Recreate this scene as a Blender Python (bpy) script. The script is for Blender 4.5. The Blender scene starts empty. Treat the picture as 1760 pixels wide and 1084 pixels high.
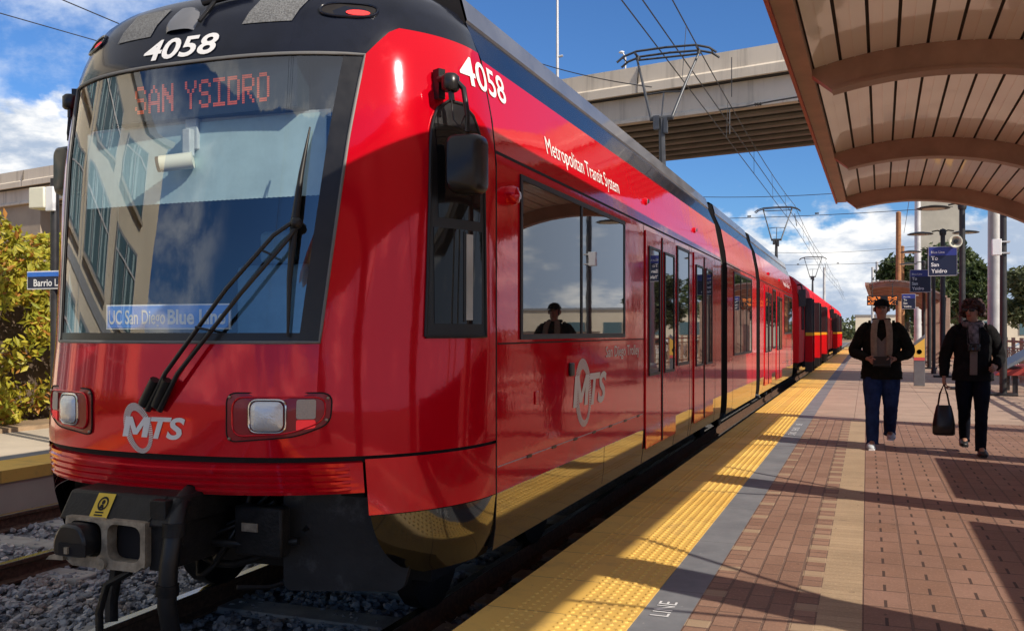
import bpy, math, random
from mathutils import Vector, Matrix, Euler
random.seed(7)
R = math.radians
scene = bpy.context.scene
COL = scene.collection
ORIG = {}

# ---------------------------------------------------------------- helpers
def tag(o, label=None, cat=None, group=None, kind=None):
    if label: o['label'] = label
    if cat: o['category'] = cat
    if group: o['group'] = group
    if kind: o['kind'] = kind
    return o

def empty(name, loc, label=None, cat=None, group=None):
    o = bpy.data.objects.new(name, None)
    COL.objects.link(o)
    o.location = loc
    o.empty_display_size = .2
    ORIG[o.name] = Vector(loc)
    return tag(o, label, cat, group)

def kids(o):
    return [c for c in COL.objects if c.parent == o]

def copy_tree(o, parent=None):
    c = o.copy()
    COL.objects.link(c)
    if parent: c.parent = parent
    for ch in kids(o):
        copy_tree(ch, c)
    return c

def smoothen(me, ang=40):
    me.shade_smooth()
    me.set_sharp_from_angle(angle=R(ang))

class MB:
    def __init__(s):
        s.v = []; s.f = []
    def add(s, vs, fs):
        n = len(s.v)
        s.v += [tuple(p) for p in vs]
        s.f += [tuple(i + n for i in f) for f in fs]
        return s
    def box(s, x0, x1, y0, y1, z0, z1):
        return s.add([(x0,y0,z0),(x1,y0,z0),(x1,y1,z0),(x0,y1,z0),(x0,y0,z1),(x1,y0,z1),(x1,y1,z1),(x0,y1,z1)],
                     [(3,2,1,0),(4,5,6,7),(0,1,5,4),(1,2,6,5),(2,3,7,6),(3,0,4,7)])
    def obox(s, c, size, rot):
        m = rot if isinstance(rot, Matrix) else Euler(rot).to_matrix()
        c = Vector(c); h = [q / 2 for q in size]
        vs = [c + m @ Vector((sx*h[0], sy*h[1], sz*h[2])) for sz in (-1,1) for sx, sy in ((-1,-1),(1,-1),(1,1),(-1,1))]
        return s.add(vs, [(3,2,1,0),(4,5,6,7),(0,1,5,4),(1,2,6,5),(2,3,7,6),(3,0,4,7)])
    def bar(s, p0, p1, w, h, up=(0,0,1)):
        p0 = Vector(p0); p1 = Vector(p1); d = p1 - p0; L = d.length; d.normalize()
        sx = d.cross(Vector(up))
        if sx.length < 1e-4: sx = d.cross(Vector((1,0,0)))
        sx.normalize(); uz = sx.cross(d)
        m = Matrix((sx, d, uz)).transposed()
        return s.obox((p0 + p1) / 2, (w, L, h), m)
    def tube(s, pts, r, n=8, caps=True, flat=1.0):
        pts = [Vector(p) for p in pts]; N = len(pts)
        rs = r if isinstance(r, (list, tuple)) else [r] * N
        ref = Vector((0,0,1)); rings = []
        prev = None
        for i, p in enumerate(pts):
            d = (pts[min(i+1, N-1)] - pts[max(i-1, 0)]).normalized()
            if prev is None:
                a = d.cross(ref)
                if a.length < .05: a = d.cross(Vector((1,0,0)))
            else:
                a = prev - d * prev.dot(d)
            a.normalize(); prev = a
            b = d.cross(a)
            rings.append([p + (a * math.cos(t) + b * math.sin(t) * flat) * rs[i] for t in [2*math.pi*k/n for k in range(n)]])
        return s.loft(rings, caps)
    def loft(s, rings, caps=True, closed=True):
        n = len(rings[0]); vs = [p for r_ in rings for p in r_]; fs = []
        for i in range(len(rings) - 1):
            for k in range(n if closed else n - 1):
                a = i*n + k; b = i*n + (k+1) % n
                fs.append((a, b, b + n, a + n))
        if caps:
            fs.append(tuple(range(n))[::-1]); fs.append(tuple(range((len(rings)-1)*n, len(rings)*n)))
        return s.add(vs, fs)
    def grid(s, rows):
        return s.loft(rows, caps=False, closed=False)
    def lathe(s, prof, c=(0,0,0), n=16, axis='z'):
        rings = []
        for r_, h in prof:
            ring = []
            for k in range(n):
                t = 2*math.pi*k/n; a, b = r_*math.cos(t), r_*math.sin(t)
                p = {'z': (a, b, h), 'x': (h, a, b), 'y': (b, h, a)}[axis]
                ring.append((c[0]+p[0], c[1]+p[1], c[2]+p[2]))
            rings.append(ring)
        return s.loft(rings)
    def ball(s, c, r, nu=12, nv=8, jit=0, rnd=None):
        if not isinstance(r, (tuple, list)): r = (r, r, r)
        rings = []
        for j in range(1, nv):
            t = math.pi * j / nv; ring = []
            for k in range(nu):
                p = 2*math.pi*k/nu
                q = 1 + (rnd.uniform(-jit, jit) if rnd else 0)
                ring.append((c[0]+r[0]*q*math.sin(t)*math.cos(p), c[1]+r[1]*q*math.sin(t)*math.sin(p), c[2]-r[2]*q*math.cos(t)))
            rings.append(ring)
        return s.loft(rings)
    def prism(s, poly, f, d0, d1):
        """poly: 2D outline (counter clockwise), f(u,v,d)->xyz"""
        n = len(poly)
        vs = [f(u, v, d0) for u, v in poly] + [f(u, v, d1) for u, v in poly]
        fs = [tuple(range(n))[::-1], tuple(range(n, 2*n))] + [(i, (i+1) % n, n+(i+1) % n, n+i) for i in range(n)]
        return s.add(vs, fs)
    def build(s, name, mat, parent=None, smooth=None, bevel=0, origin=None, flip=False):
        if parent is not None:
            o0 = ORIG[parent.name]
        elif origin is not None:
            o0 = Vector(origin)
        else:
            xs_ = [p[0] for p in s.v]; ys_ = [p[1] for p in s.v]; zs_ = [p[2] for p in s.v]
            o0 = Vector(((min(xs_)+max(xs_))/2, (min(ys_)+max(ys_))/2, min(zs_)))
        me = bpy.data.meshes.new(name)
        me.from_pydata([(p[0]-o0[0], p[1]-o0[1], p[2]-o0[2]) for p in s.v], [], s.f)
        if flip: me.flip_normals()
        me.update()
        if smooth: smoothen(me, smooth)
        o = bpy.data.objects.new(name, me)
        COL.objects.link(o)
        if mat: me.materials.append(mat)
        if parent is not None:
            o.parent = parent
        else:
            o.location = o0
        ORIG[o.name] = o0
        if bevel:
            b = o.modifiers.new('bevel', 'BEVEL'); b.width = bevel; b.segments = 2; b.limit_method = 'ANGLE'; b.angle_limit = R(40)
            me.shade_smooth(); me.set_sharp_from_angle(angle=R(50))
        return o

def text2d(s, h=1.0, bold=0.0, xs=1.0, shear=0.0):
    """flat text: verts (u,v) starting at 0, cap height h; faces"""
    cu = bpy.data.curves.new('txt', 'FONT'); cu.body = s; cu.offset = bold; cu.shear = shear
    cu.resolution_u = 4
    ob = bpy.data.objects.new('txt', cu); COL.objects.link(ob)
    dg = bpy.context.evaluated_depsgraph_get(); dg.update()
    me = bpy.data.meshes.new_from_object(ob.evaluated_get(dg))
    vs = [(v.co.x, v.co.y) for v in me.vertices]; fs = [tuple(p.vertices) for p in me.polygons]
    bpy.data.objects.remove(ob); bpy.data.curves.remove(cu); bpy.data.meshes.remove(me)
    x0 = min(v[0] for v in vs); k = h / .7
    return [((v[0]-x0)*k*xs, v[1]*k) for v in vs], fs, (max(v[0] for v in vs)-x0)*k*xs

def put_text(name, s, h, f, mat, parent, width=None, bold=0.0, shear=0.0, center=False):
    vs, fs, w = text2d(s, h, bold, 1.0, shear)
    k = (width / w) if width else 1.0
    off = (width or w) / 2 if center else 0
    m = MB().add([f(u*k - off, v) for u, v in vs], fs)
    return m.build(name, mat, parent)

# ---------------------------------------------------------------- materials
class NT:
    def __init__(s, tree): s.t = tree; s.n = tree.nodes; s.l = tree.links
    def node(s, typ, **kw):
        n = s.n.new(typ)
        for k, v in kw.items(): setattr(n, k, v)
        return n
    def link(s, a, b): s.l.new(a, b)
    def setv(s, inp, v):
        if hasattr(v, 'is_output') or isinstance(v, bpy.types.NodeSocket): s.l.new(v, inp)
        else: inp.default_value = v
    def math(s, op, a, b=0.0, c=None, clamp=False):
        n = s.n.new('ShaderNodeMath'); n.operation = op; n.use_clamp = clamp
        s.setv(n.inputs[0], a); s.setv(n.inputs[1], b)
        if c is not None: s.setv(n.inputs[2], c)
        return n.outputs[0]
    def mix(s, fac, a, b):
        n = s.n.new('ShaderNodeMix'); n.data_type = 'RGBA'
        s.setv(n.inputs[0], fac)
        s.setv(n.inputs[6], a if not isinstance(a, tuple) else (*a, 1)); s.setv(n.inputs[7], b if not isinstance(b, tuple) else (*b, 1))
        return n.outputs[2]
    def noise(s, scale, detail=4, vec=None, rough=.5, out=0):
        n = s.n.new('ShaderNodeTexNoise'); n.inputs['Scale'].default_value = scale; n.inputs['Detail'].default_value = detail
        n.inputs['Roughness'].default_value = rough
        if vec is not None: s.l.new(vec, n.inputs['Vector'])
        return n.outputs[out]
    def ramp(s, fac, lo, hi):
        n = s.n.new('ShaderNodeMapRange'); n.interpolation_type = 'SMOOTHSTEP'
        s.setv(n.inputs[0], fac); n.inputs[1].default_value = lo; n.inputs[2].default_value = hi
        return n.outputs[0]
    def obj(s): return s.n.new('ShaderNodeTexCoord').outputs['Object']
    def world(s): return s.n.new('ShaderNodeNewGeometry').outputs['Position']
    def comb(s, x, y, z):
        n = s.n.new('ShaderNodeCombineXYZ')
        for i, v in enumerate((x, y, z)): s.setv(n.inputs[i], v)
        return n.outputs[0]
    def sep(s, v):
        n = s.n.new('ShaderNodeSeparateXYZ'); s.l.new(v, n.inputs[0]); return n.outputs

def mat(name, col, rough=.5, metal=0., coat=0., var=0., vscale=6., bump=0., bscale=40., bdist=.01, spec=None, emit=None, estr=1., dirt=None):
    m = bpy.data.materials.new(name); m.use_nodes = True
    t = NT(m.node_tree); b = m.node_tree.nodes['Principled BSDF']
    b.inputs['Base Color'].default_value = (*col, 1); b.inputs['Roughness'].default_value = rough
    b.inputs['Metallic'].default_value = metal; b.inputs['Coat Weight'].default_value = coat; b.inputs['Coat Roughness'].default_value = .02
    if spec is not None: b.inputs['Specular IOR Level'].default_value = spec
    if var:
        nz = t.noise(vscale, 6, t.obj(), .6)
        k = t.ramp(nz, .3, .7)
        lo = tuple(c*(1-var) for c in col); hi = tuple(min(1, c*(1+var)) for c in col)
        c = t.mix(k, lo, hi)
        if dirt:
            n2 = t.ramp(t.noise(dirt[1], 8, t.obj(), .7), .52, .72)
            c = t.mix(t.math('MULTIPLY', n2, dirt[2]), c, dirt[0])
        t.link(c, b.inputs['Base Color'])
        t.link(t.math('ADD', t.math('MULTIPLY', nz, .2), rough - .1, clamp=True), b.inputs['Roughness'])
    if name.startswith('red_paint'):
        pz = t.sep(t.world())[2]
        dz = t.math('MULTIPLY', t.ramp(t.noise(3.2, 8, t.world(), .68), .48, .75), t.ramp(t.math('MULTIPLY', pz, -1.), -1.15, -.35))
        c = t.mix(t.math('MULTIPLY', dz, .28), col, (.22,.13,.10)); t.link(c, b.inputs['Base Color'])
        t.link(t.math('ADD', rough, t.math('MULTIPLY', t.ramp(t.noise(5., 8, t.world(), .7), .5, .8), .10)), b.inputs['Roughness'])
    if bump:
        bn = t.node('ShaderNodeBump'); bn.inputs['Strength'].default_value = bump; bn.inputs['Distance'].default_value = bdist
        t.link(t.noise(bscale, 5, t.obj(), .6), bn.inputs['Height']); t.link(bn.outputs[0], b.inputs['Normal'])
        if coat: t.link(bn.outputs[0], b.inputs['Coat Normal'])
    if emit:
        b.inputs['Emission Color'].default_value = (*emit, 1); b.inputs['Emission Strength'].default_value = estr
    return m

M = {}
M['red'] = mat('red_paint', (.66,.002,.016), .08, .28, .30, bump=.12, bscale=1.1, bdist=.02, spec=.3)
M['red_flat'] = mat('red_paint_side', (.72,.002,.016), .06, .22, .14, bump=.16, bscale=1.8, bdist=.014, spec=.3)
M['navy'] = mat('dark_navy_paint', (.007,.009,.018), .22, 0, .25, var=.3, vscale=3, bump=.1, bscale=1.5, spec=.3)
M['fairing'] = mat('roof_fairing_grey', (.17,.175,.19), .35, .3, .5, var=.2, vscale=2, bump=.1, bscale=2)
M['skirt'] = mat('gloss_black_skirt', (.006,.006,.007), .08, 0, 1., bump=.10, bscale=1.3, bdist=.012)
M['rubber'] = mat('black_rubber', (.008,.008,.009), .45, var=.3, vscale=20)
M['blackplastic'] = mat('black_plastic', (.012,.012,.014), .32, var=.2, vscale=12)
M['gap'] = mat('dark_gap', (.006,.004,.005), .8)
M['iron'] = mat('dirty_dark_iron', (.013,.012,.012), .55, .4, var=.5, vscale=14, bump=.4, bscale=60)
M['platedk'] = mat('dusty_black_plate', (.012,.012,.013), .55, .1, var=.5, vscale=5, bump=.2, bscale=30, dirt=((.11,.11,.12), 4, .6))
M['steel'] = mat('worn_steel', (.34,.285,.215), .5, .3, var=.35, vscale=18, bump=.3, bscale=50)
M['railtop'] = mat('polished_rail_head', (.62,.62,.62), .18, 1.)
M['railside'] = mat('rusty_rail', (.11,.062,.04), .8, .2, var=.4, vscale=30)
M['sideglass'] = mat('dark_side_glass', (.010,.011,.013), .015, 0, .6, spec=.75, bump=.025, bscale=1.2)
M['seal'] = mat('grey_window_seal', (.16,.16,.16), .5)
M['cabglass'] = mat('dark_cab_glass', (.008,.009,.011), .03, spec=.35)
M['deckshade'] = mat('deck_underside_shade', (.04,.036,.034), .9)  # near-black: shade between the girders is put into the deck colour
M['white'] = mat('white_vinyl', (.85,.85,.85), .4)
M['silver'] = mat('silver_vinyl', (.74,.71,.67), .5, 0)
M['lens'] = mat('clear_lamp_lens', (.72,.76,.80), .06, .25, 1., bump=.8, bscale=70, bdist=.004)
M['reflector'] = mat('chrome_reflector', (.75,.75,.75), .15, 1.)
M['amberlens'] = mat('pale_marker_lens', (.50,.42,.36), .5, 0, 0, bump=1., bscale=120, bdist=.004)
M['redlens'] = mat('red_marker_lens', (.95,.06,.06), .5, 0, 0, bump=1., bscale=120, bdist=.004, spec=.15, emit=(1.,.04,.05), estr=.22)
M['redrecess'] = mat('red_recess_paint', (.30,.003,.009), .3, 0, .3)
M['led'] = mat('led_orange_red', (.3,.05,.02), .5, emit=(1.,.16,.06), estr=.32)
M['ledoff'] = mat('sign_dark_face', (.012,.02,.028), .3)
M['ledamber'] = mat('led_amber', (.3,.1,.02), .5, emit=(1.,.25,.05), estr=.7)
M['yellowtag'] = mat('yellow_sticker', (.75,.50,.03), .5, var=.1)
M['shade'] = mat('cab_sunshade_cloth', (.40,.55,.58), .8, var=.1, vscale=5)
M['cabin'] = mat('cab_interior_grey', (.17,.29,.38), .7, var=.2, vscale=3)
M['cabinlt'] = mat('cab_trim_light', (.45,.50,.52), .6, var=.15, vscale=4)
M['cream'] = mat('cream_plastic', (.70,.70,.58), .45)
M['bluesign'] = mat('blue_route_board', (.10,.30,.85), .4)
M['signwhite'] = mat('sign_white', (.78,.80,.82), .45)
M['signnavy'] = mat('sign_navy', (.012,.018,.05), .4)
M['signblue'] = mat('sign_blue_band', (.035,.05,.27), .4)
M['pantograph'] = mat('pantograph_steel', (.10,.105,.115), .45, .6, var=.2)
M['wire'] = mat('overhead_wire_dark', (.05,.05,.055), .5, .5)
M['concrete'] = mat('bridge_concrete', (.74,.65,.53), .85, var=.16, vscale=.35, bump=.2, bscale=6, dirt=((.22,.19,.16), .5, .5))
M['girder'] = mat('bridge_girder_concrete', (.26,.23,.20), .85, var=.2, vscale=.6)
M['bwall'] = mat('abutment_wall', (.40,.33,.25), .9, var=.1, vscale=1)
M['soffit'] = mat('canopy_soffit_boards', (.86,.86,.82), .30, 0, .7, bump=.06, bscale=5, spec=.7)
M['rib'] = mat('canopy_rib_paint', (.36,.25,.20), .5, var=.15, vscale=3, bump=.08, bscale=9)
M['eave'] = mat('canopy_red_eave', (.45,.10,.08), .5, var=.15, vscale=4)
M['roofskin'] = mat('canopy_roof_metal', (.30,.26,.23), .5, .2, var=.1)
M['groove'] = mat('canopy_groove_dark', (.02,.015,.013), .8)
M['yellowtile'] = None
M['kerbgrey'] = None
M['darkpost'] = mat('dark_bronze_post', (.035,.034,.036), .45, .3, var=.2)
M['galv'] = mat('galvanised_pole', (.55,.55,.56), .5, .3, var=.12, vscale=2)
M['wood'] = mat('brown_timber_pole', (.30,.14,.06), .8, var=.3, vscale=3, bump=.3, bscale=20)
M['fence'] = mat('fence_tan_paint', (.42,.25,.17), .55, var=.12)
M['pier'] = mat('pier_concrete', (.47,.44,.37), .9, var=.1, vscale=.6)
M['bark'] = mat('tree_bark', (.10,.07,.05), .9, var=.3, vscale=8)
M['cloth_black'] = mat('black_cloth', (.010,.010,.011), .85, var=.3, vscale=14, bump=.5, bscale=26, bdist=.02, spec=.08)
M['cloth_olive'] = mat('dark_olive_cloth', (.012,.012,.009), .85, var=.3, vscale=14, bump=.5, bscale=24, bdist=.02, spec=.08)
M['jean'] = mat('blue_denim', (.018,.035,.10), .85, var=.3, vscale=10, bump=.5, bscale=24, bdist=.02, spec=.08)
M['darkjean'] = mat('dark_trousers', (.005,.007,.014), .85, var=.3, vscale=10, bump=.5, bscale=24, bdist=.02, spec=.08)
M['skin'] = mat('skin', (.36,.19,.13), .5, var=.1, vscale=12)
M['scarf'] = mat('beige_scarf', (.25,.19,.13), .9, var=.15, vscale=20, bump=.4, bscale=60)
M['scarf2'] = mat('patterned_grey_scarf', (.13,.12,.13), .9, var=.7, vscale=22)
M['shirt'] = mat('taupe_top', (.17,.14,.12), .9, var=.1)
M['hair'] = mat('dark_reddish_hair', (.035,.012,.010), .6, var=.4, vscale=40, bump=.8, bscale=60)
M['shoe_light'] = mat('pale_sneaker', (.45,.50,.55), .6)
M['shoe_dark'] = mat('dark_shoe', (.02,.02,.022), .45)
M['dirt'] = mat('dry_dirt', (.30,.21,.13), .95, var=.25, vscale=1.5, bump=.5, bscale=12, bdist=.05)
M['sidewalk'] = mat('pale_concrete', (.50,.43,.34), .9, var=.12, vscale=.8, bump=.15, bscale=30)
M['sleeper'] = mat('concrete_sleeper', (.33,.31,.28), .9, var=.2, vscale=6, bump=.2, bscale=30)
M['buildwall'] = mat('beige_stucco', (.78,.70,.55), .9, var=.06, vscale=.6, bump=.15, bscale=30)
M['buildtrim'] = mat('grey_window_trim', (.30,.31,.32), .5)
M['buildglass'] = mat('building_glass', (.09,.16,.18), .08, 0, .5)
M['asphalt'] = mat('asphalt', (.06,.06,.062), .9, var=.2, vscale=3)
M['carwhite'] = mat('white_car_paint', (.75,.75,.75), .2, 0, 1.)

def leafmat(name, c1, c2, c3):
    m = bpy.data.materials.new(name); m.use_nodes = True
    t = NT(m.node_tree); b = m.node_tree.nodes['Principled BSDF']
    info = t.node('ShaderNodeNewGeometry').outputs['Random Per Island']
    c = t.mix(t.ramp(info, .0, .6), c1, c2)
    c = t.mix(t.ramp(info, .82, .9), c, c3)
    t.link(c, b.inputs['Base Color']); b.inputs['Roughness'].default_value = .5
    tr = t.node('ShaderNodeBsdfTranslucent'); t.link(c, tr.inputs[0])
    ms = t.node('ShaderNodeMixShader'); ms.inputs[0].default_value = .3
    t.link(b.outputs[0], ms.inputs[1]); t.link(tr.outputs[0], ms.inputs[2])
    t.link(ms.outputs[0], m.node_tree.nodes['Material Output'].inputs[0])
    return m
M['leaf_hedge'] = leafmat('hedge_leaves', (.27,.30,.03), (.50,.44,.05), (.45,.20,.04))
M['leaf_dark'] = leafmat('dark_tree_leaves', (.030,.055,.015), (.065,.095,.03), (.10,.13,.04))
M['leaf_mid'] = leafmat('grey_green_leaves', (.055,.075,.03), (.10,.12,.05), (.14,.15,.06))

def glassmat():
    m = bpy.data.materials.new('windscreen_glass'); m.use_nodes = True
    t = NT(m.node_tree)
    g = t.node('ShaderNodeNewGeometry'); dp = t.node('ShaderNodeVectorMath', operation='DOT_PRODUCT')
    t.link(g.outputs['Normal'], dp.inputs[0]); t.link(g.outputs['Incoming'], dp.inputs[1])
    k5 = t.math('POWER', t.math('SUBTRACT', 1., t.math('ABSOLUTE', dp.outputs['Value'])), 5.)
    fac = t.math('ADD', .16, t.math('MULTIPLY', k5, .84), clamp=True)
    tr = t.node('ShaderNodeBsdfTransparent'); tr.inputs[0].default_value = (.93,.98,.99,1)
    gl = t.node('ShaderNodeBsdfGlossy'); gl.inputs[0].default_value = (.95,.97,1,1); gl.inputs['Roughness'].default_value = .0
    ms = t.node('ShaderNodeMixShader')
    t.link(fac, ms.inputs[0]); t.link(tr.outputs[0], ms.inputs[1]); t.link(gl.outputs[0], ms.inputs[2])
    t.link(ms.outputs[0], m.node_tree.nodes['Material Output'].inputs[0])
    m.node_tree.nodes.remove(m.node_tree.nodes['Principled BSDF'])
    return m
M['glass'] = glassmat()

def tilemat():
    m = mat('yellow_tactile_tile', (.80,.50,.11), .6)
    t = NT(m.node_tree); b = m.node_tree.nodes['Principled BSDF']
    p = t.sep(t.world())
    tn = t.node('ShaderNodeTexWhiteNoise'); tn.noise_dimensions = '1D'
    idx = t.math('FLOOR', t.math('DIVIDE', p[1], .61)); t.link(idx, tn.inputs['W'])
    c = t.mix(tn.outputs[0], (.72,.43,.085), (.82,.53,.13))
    nz = t.noise(3., 8, t.world(), .7)
    c = t.mix(t.math('MULTIPLY', t.ramp(nz, .48, .75), .55), c, (.38,.24,.09))
    sp = t.ramp(t.noise(45., 3, t.world(), .6), .66, .72)
    c = t.mix(t.math('MULTIPLY', sp, .5), c, (.22,.15,.08))
    fr = t.math('FRACT', t.math('DIVIDE', p[1], .61))
    seam = t.math('LESS_THAN', fr, .013)
    c = t.mix(t.math('MULTIPLY', seam, .75), c, (.12,.07,.03))
    t.link(c, b.inputs['Base Color'])
    return m
M['yellowtile'] = tilemat()

def concretemat():
    m = mat('weathered_concrete', (.7,.6,.5), .9)
    t = NT(m.node_tree); b = m.node_tree.nodes['Principled BSDF']
    mp = t.node('ShaderNodeMapping'); mp.inputs['Scale'].default_value = (2.2, 2.2, .12); t.link(t.world(), mp.inputs[0])
    c = t.mix(t.ramp(t.noise(.35, 6, t.world(), .6), .3, .7), (.64,.56,.45), (.78,.69,.57))
    c = t.mix(t.math('MULTIPLY', t.ramp(t.noise(1., 8, mp.outputs[0], .7), .50, .72), .55), c, (.26,.22,.18))
    t.link(c, b.inputs['Base Color'])
    return m
M['concrete'] = concretemat()
def greymat():
    m = mat('grey_warning_band', (.19,.20,.22), .7)
    t = NT(m.node_tree); b = m.node_tree.nodes['Principled BSDF']
    nz = t.noise(2.5, 8, t.world(), .7)
    c = t.mix(t.ramp(nz, .3, .7), (.15,.16,.18), (.22,.23,.25))
    sp = t.ramp(t.noise(30., 4, t.world(), .6), .66, .72)
    c = t.mix(t.math('MULTIPLY', sp, .5), c, (.45,.44,.42))
    p = t.sep(t.world())
    seam = t.math('LESS_THAN', t.math('FRACT', t.math('DIVIDE', p[1], 1.22)), .005)
    c = t.mix(t.math('MULTIPLY', seam, .7), c, (.05,.05,.05))
    t.link(c, b.inputs['Base Color'])
    return m
M['kerbgrey'] = greymat()

def brickmat(name, c1, c2, mort, length, width, offset=.5, freq=2, msize=.008, x0=0., slots=False, light=None):
    """pavers in columns along Y (world X across)"""
    m = mat(name, c1, .75)
    t = NT(m.node_tree); b = m.node_tree.nodes['Principled BSDF']
    p = t.sep(t.world())
    xx = t.math('SUBTRACT', p[0], x0)
    br = t.node('ShaderNodeTexBrick'); br.offset = offset; br.offset_frequency = freq; br.squash = 1.
    br.inputs['Color1'].default_value = (*c1, 1); br.inputs['Color2'].default_value = (*c2, 1); br.inputs['Mortar'].default_value = (*mort, 1)
    br.inputs['Scale'].default_value = 1.; br.inputs['Mortar Size'].default_value = msize; br.inputs['Mortar Smooth'].default_value = .3
    br.inputs['Bias'].default_value = 0.; br.inputs['Brick Width'].default_value = length; br.inputs['Row Height'].default_value = width
    wob = t.math('MULTIPLY', t.math('SUBTRACT', t.noise(14, 3, t.world()), .5), .008)
    t.link(t.comb(p[1], t.math('ADD', xx, wob), 0.), br.inputs['Vector'])
    c = br.outputs[0]
    nz = t.noise(1.3, 8, t.world(), .7)
    c = t.mix(t.math('MULTIPLY', t.ramp(nz, .35, .7), .5), c, tuple(q*.62 for q in c1))
    n2 = t.noise(60, 4, t.world(), .6)
    c = t.mix(t.math('MULTIPLY', t.ramp(n2, .5, .75), .35), c, tuple(min(1, q*1.7) for q in c2))
    st = t.ramp(t.noise(2.2, 4, t.world(), .5), .68, .74)
    c = t.mix(t.math('MULTIPLY', st, .35), c, (.06,.04,.035))
    gum = t.ramp(t.noise(9., 2, t.world(), .4), .735, .75)
    c = t.mix(t.math('MULTIPLY', gum, .55), c, (.045,.035,.03))
    h = t.math('SUBTRACT', 1., br.outputs[1])
    if light:
        per, ln = light
        q = t.math('LESS_THAN', t.math('FRACT', t.math('DIVIDE', p[1], per)), ln)
        c = t.mix(t.math('MULTIPLY', q, .85), c, (.40,.29,.19))
    if slots:
        fx = t.math('ABSOLUTE', t.math('SUBTRACT', t.math('FRACT', t.math('DIVIDE', xx, width)), .5))
        fy = t.math('FRACT', t.math('DIVIDE', p[1], length))
        s_ = t.math('MULTIPLY', t.math('LESS_THAN', fx, .035), t.math('LESS_THAN', fy, .42))
        c = t.mix(t.math('MULTIPLY', s_, .85), c, (.035,.02,.018))
        h = t.math('SUBTRACT', h, s_)
    t.link(c, b.inputs['Base Color'])
    bn = t.node('ShaderNodeBump'); bn.inputs['Strength'].default_value = .7; bn.inputs['Distance'].default_value = .01
    t.link(t.math('ADD', h, t.math('MULTIPLY', n2, .3)), bn.inputs['Height']); t.link(bn.outputs[0], b.inputs['Normal'])
    return m
BR1, BR2, MO = (.25,.138,.094), (.335,.20,.14), (.16,.10,.075)
M['brick'] = brickmat('brick_columns', BR1, BR2, MO, .23, .113, x0=-.795)
M['brickborder'] = brickmat('brick_border', BR1, BR2, MO, .115, .113, x0=-.795, light=(.54,.2))
M['brickborder2'] = brickmat('brick_border_light', BR1, BR2, MO, .115, .113, x0=-.337, light=(.34,.36))
M['band'] = brickmat('beige_paver_band', (.40,.29,.185), (.46,.335,.215), (.34,.24,.15), .08, .40, offset=0., x0=-.30, msize=.003)
M['paver'] = brickmat('red_square_pavers', BR1, (.31,.18,.135), (.15,.09,.07), .31, .22, offset=0., x0=-.022, slots=True)
M['plaza'] = brickmat('tan_plaza_slabs', (.40,.29,.225), (.45,.33,.255), (.22,.15,.12), .61, .61, offset=0., x0=-.8, msize=.006)

def ballastmat():
    m = mat('ballast_stone', (.2,.2,.21), .85)
    t = NT(m.node_tree); b = m.node_tree.nodes['Principled BSDF']
    info = t.node('ShaderNodeNewGeometry').outputs['Random Per Island']
    c = t.mix(info, (.15,.15,.16), (.40,.39,.385))
    c = t.mix(t.ramp(info, .9, 1.), c, (.58,.53,.46))
    c = t.mix(t.math('MULTIPLY', t.ramp(t.noise(2.5, 4, t.world(), .6), .52, .66), .45), c, (.34,.23,.15))
    t.link(c, b.inputs['Base Color'])
    return m
M['stone'] = ballastmat()
M['ballastbed'] = mat('ballast_bed', (.15,.15,.16), .95, var=.6, vscale=35, bump=1., bscale=28, bdist=.05)
# ---------------------------------------------------------------- camera, light, sky
F, TH, HCAM = 1600., math.atan(610/1600), 1.36
cd = bpy.data.cameras.new('camera'); cam = bpy.data.objects.new('camera', cd); COL.objects.link(cam)
cam.location = (0, 0, HCAM); cam.rotation_euler = (R(90), 0, TH)
cd.sensor_width = 36; cd.lens = F/1760*36; cd.shift_y = 28/1760; cd.clip_end = 3000; cd.clip_start = .05
scene.camera = cam

EL, AZ = 33.0, 111.5            # sun elevation, compass bearing clockwise from +Y
to_sun = Vector((math.sin(R(AZ))*math.cos(R(EL)), math.cos(R(AZ))*math.cos(R(EL)), math.sin(R(EL))))
sl = bpy.data.lights.new('sun', 'SUN'); sl.energy = 3.7; sl.angle = R(.53); sl.color = (1., .89, .74)
so = bpy.data.objects.new('sun', sl); COL.objects.link(so); so.rotation_euler = (-to_sun).to_track_quat('-Z', 'Y').to_euler()
so.location = (20, -10, 30)

w = bpy.data.worlds.new('World'); scene.world = w; w.use_nodes = True
t = NT(w.node_tree); bg = w.node_tree.nodes['Background']
sky = t.node('ShaderNodeTexSky', sky_type='NISHITA'); sky.sun_disc = False
sky.sun_elevation = R(EL); sky.sun_rotation = R(AZ); sky.altitude = 50; sky.air_density = 1.0; sky.dust_density = .35; sky.ozone_density = 2.2
gen = t.node('ShaderNodeTexCoord').outputs['Generated']
d = t.sep(gen)
mp = t.node('ShaderNodeMapping'); mp.inputs['Scale'].default_value = (1, 1, 1.7); mp.inputs['Location'].default_value = (.37, .2, .0)
t.link(gen, mp.inputs[0])
n1 = t.noise(7.5, 9, mp.outputs[0], .56)
n2 = t.noise(2.2, 3, mp.outputs[0], .5)
dens = t.math('ADD', t.math('MULTIPLY', n1, .75), t.math('MULTIPLY', n2, .45))
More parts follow.
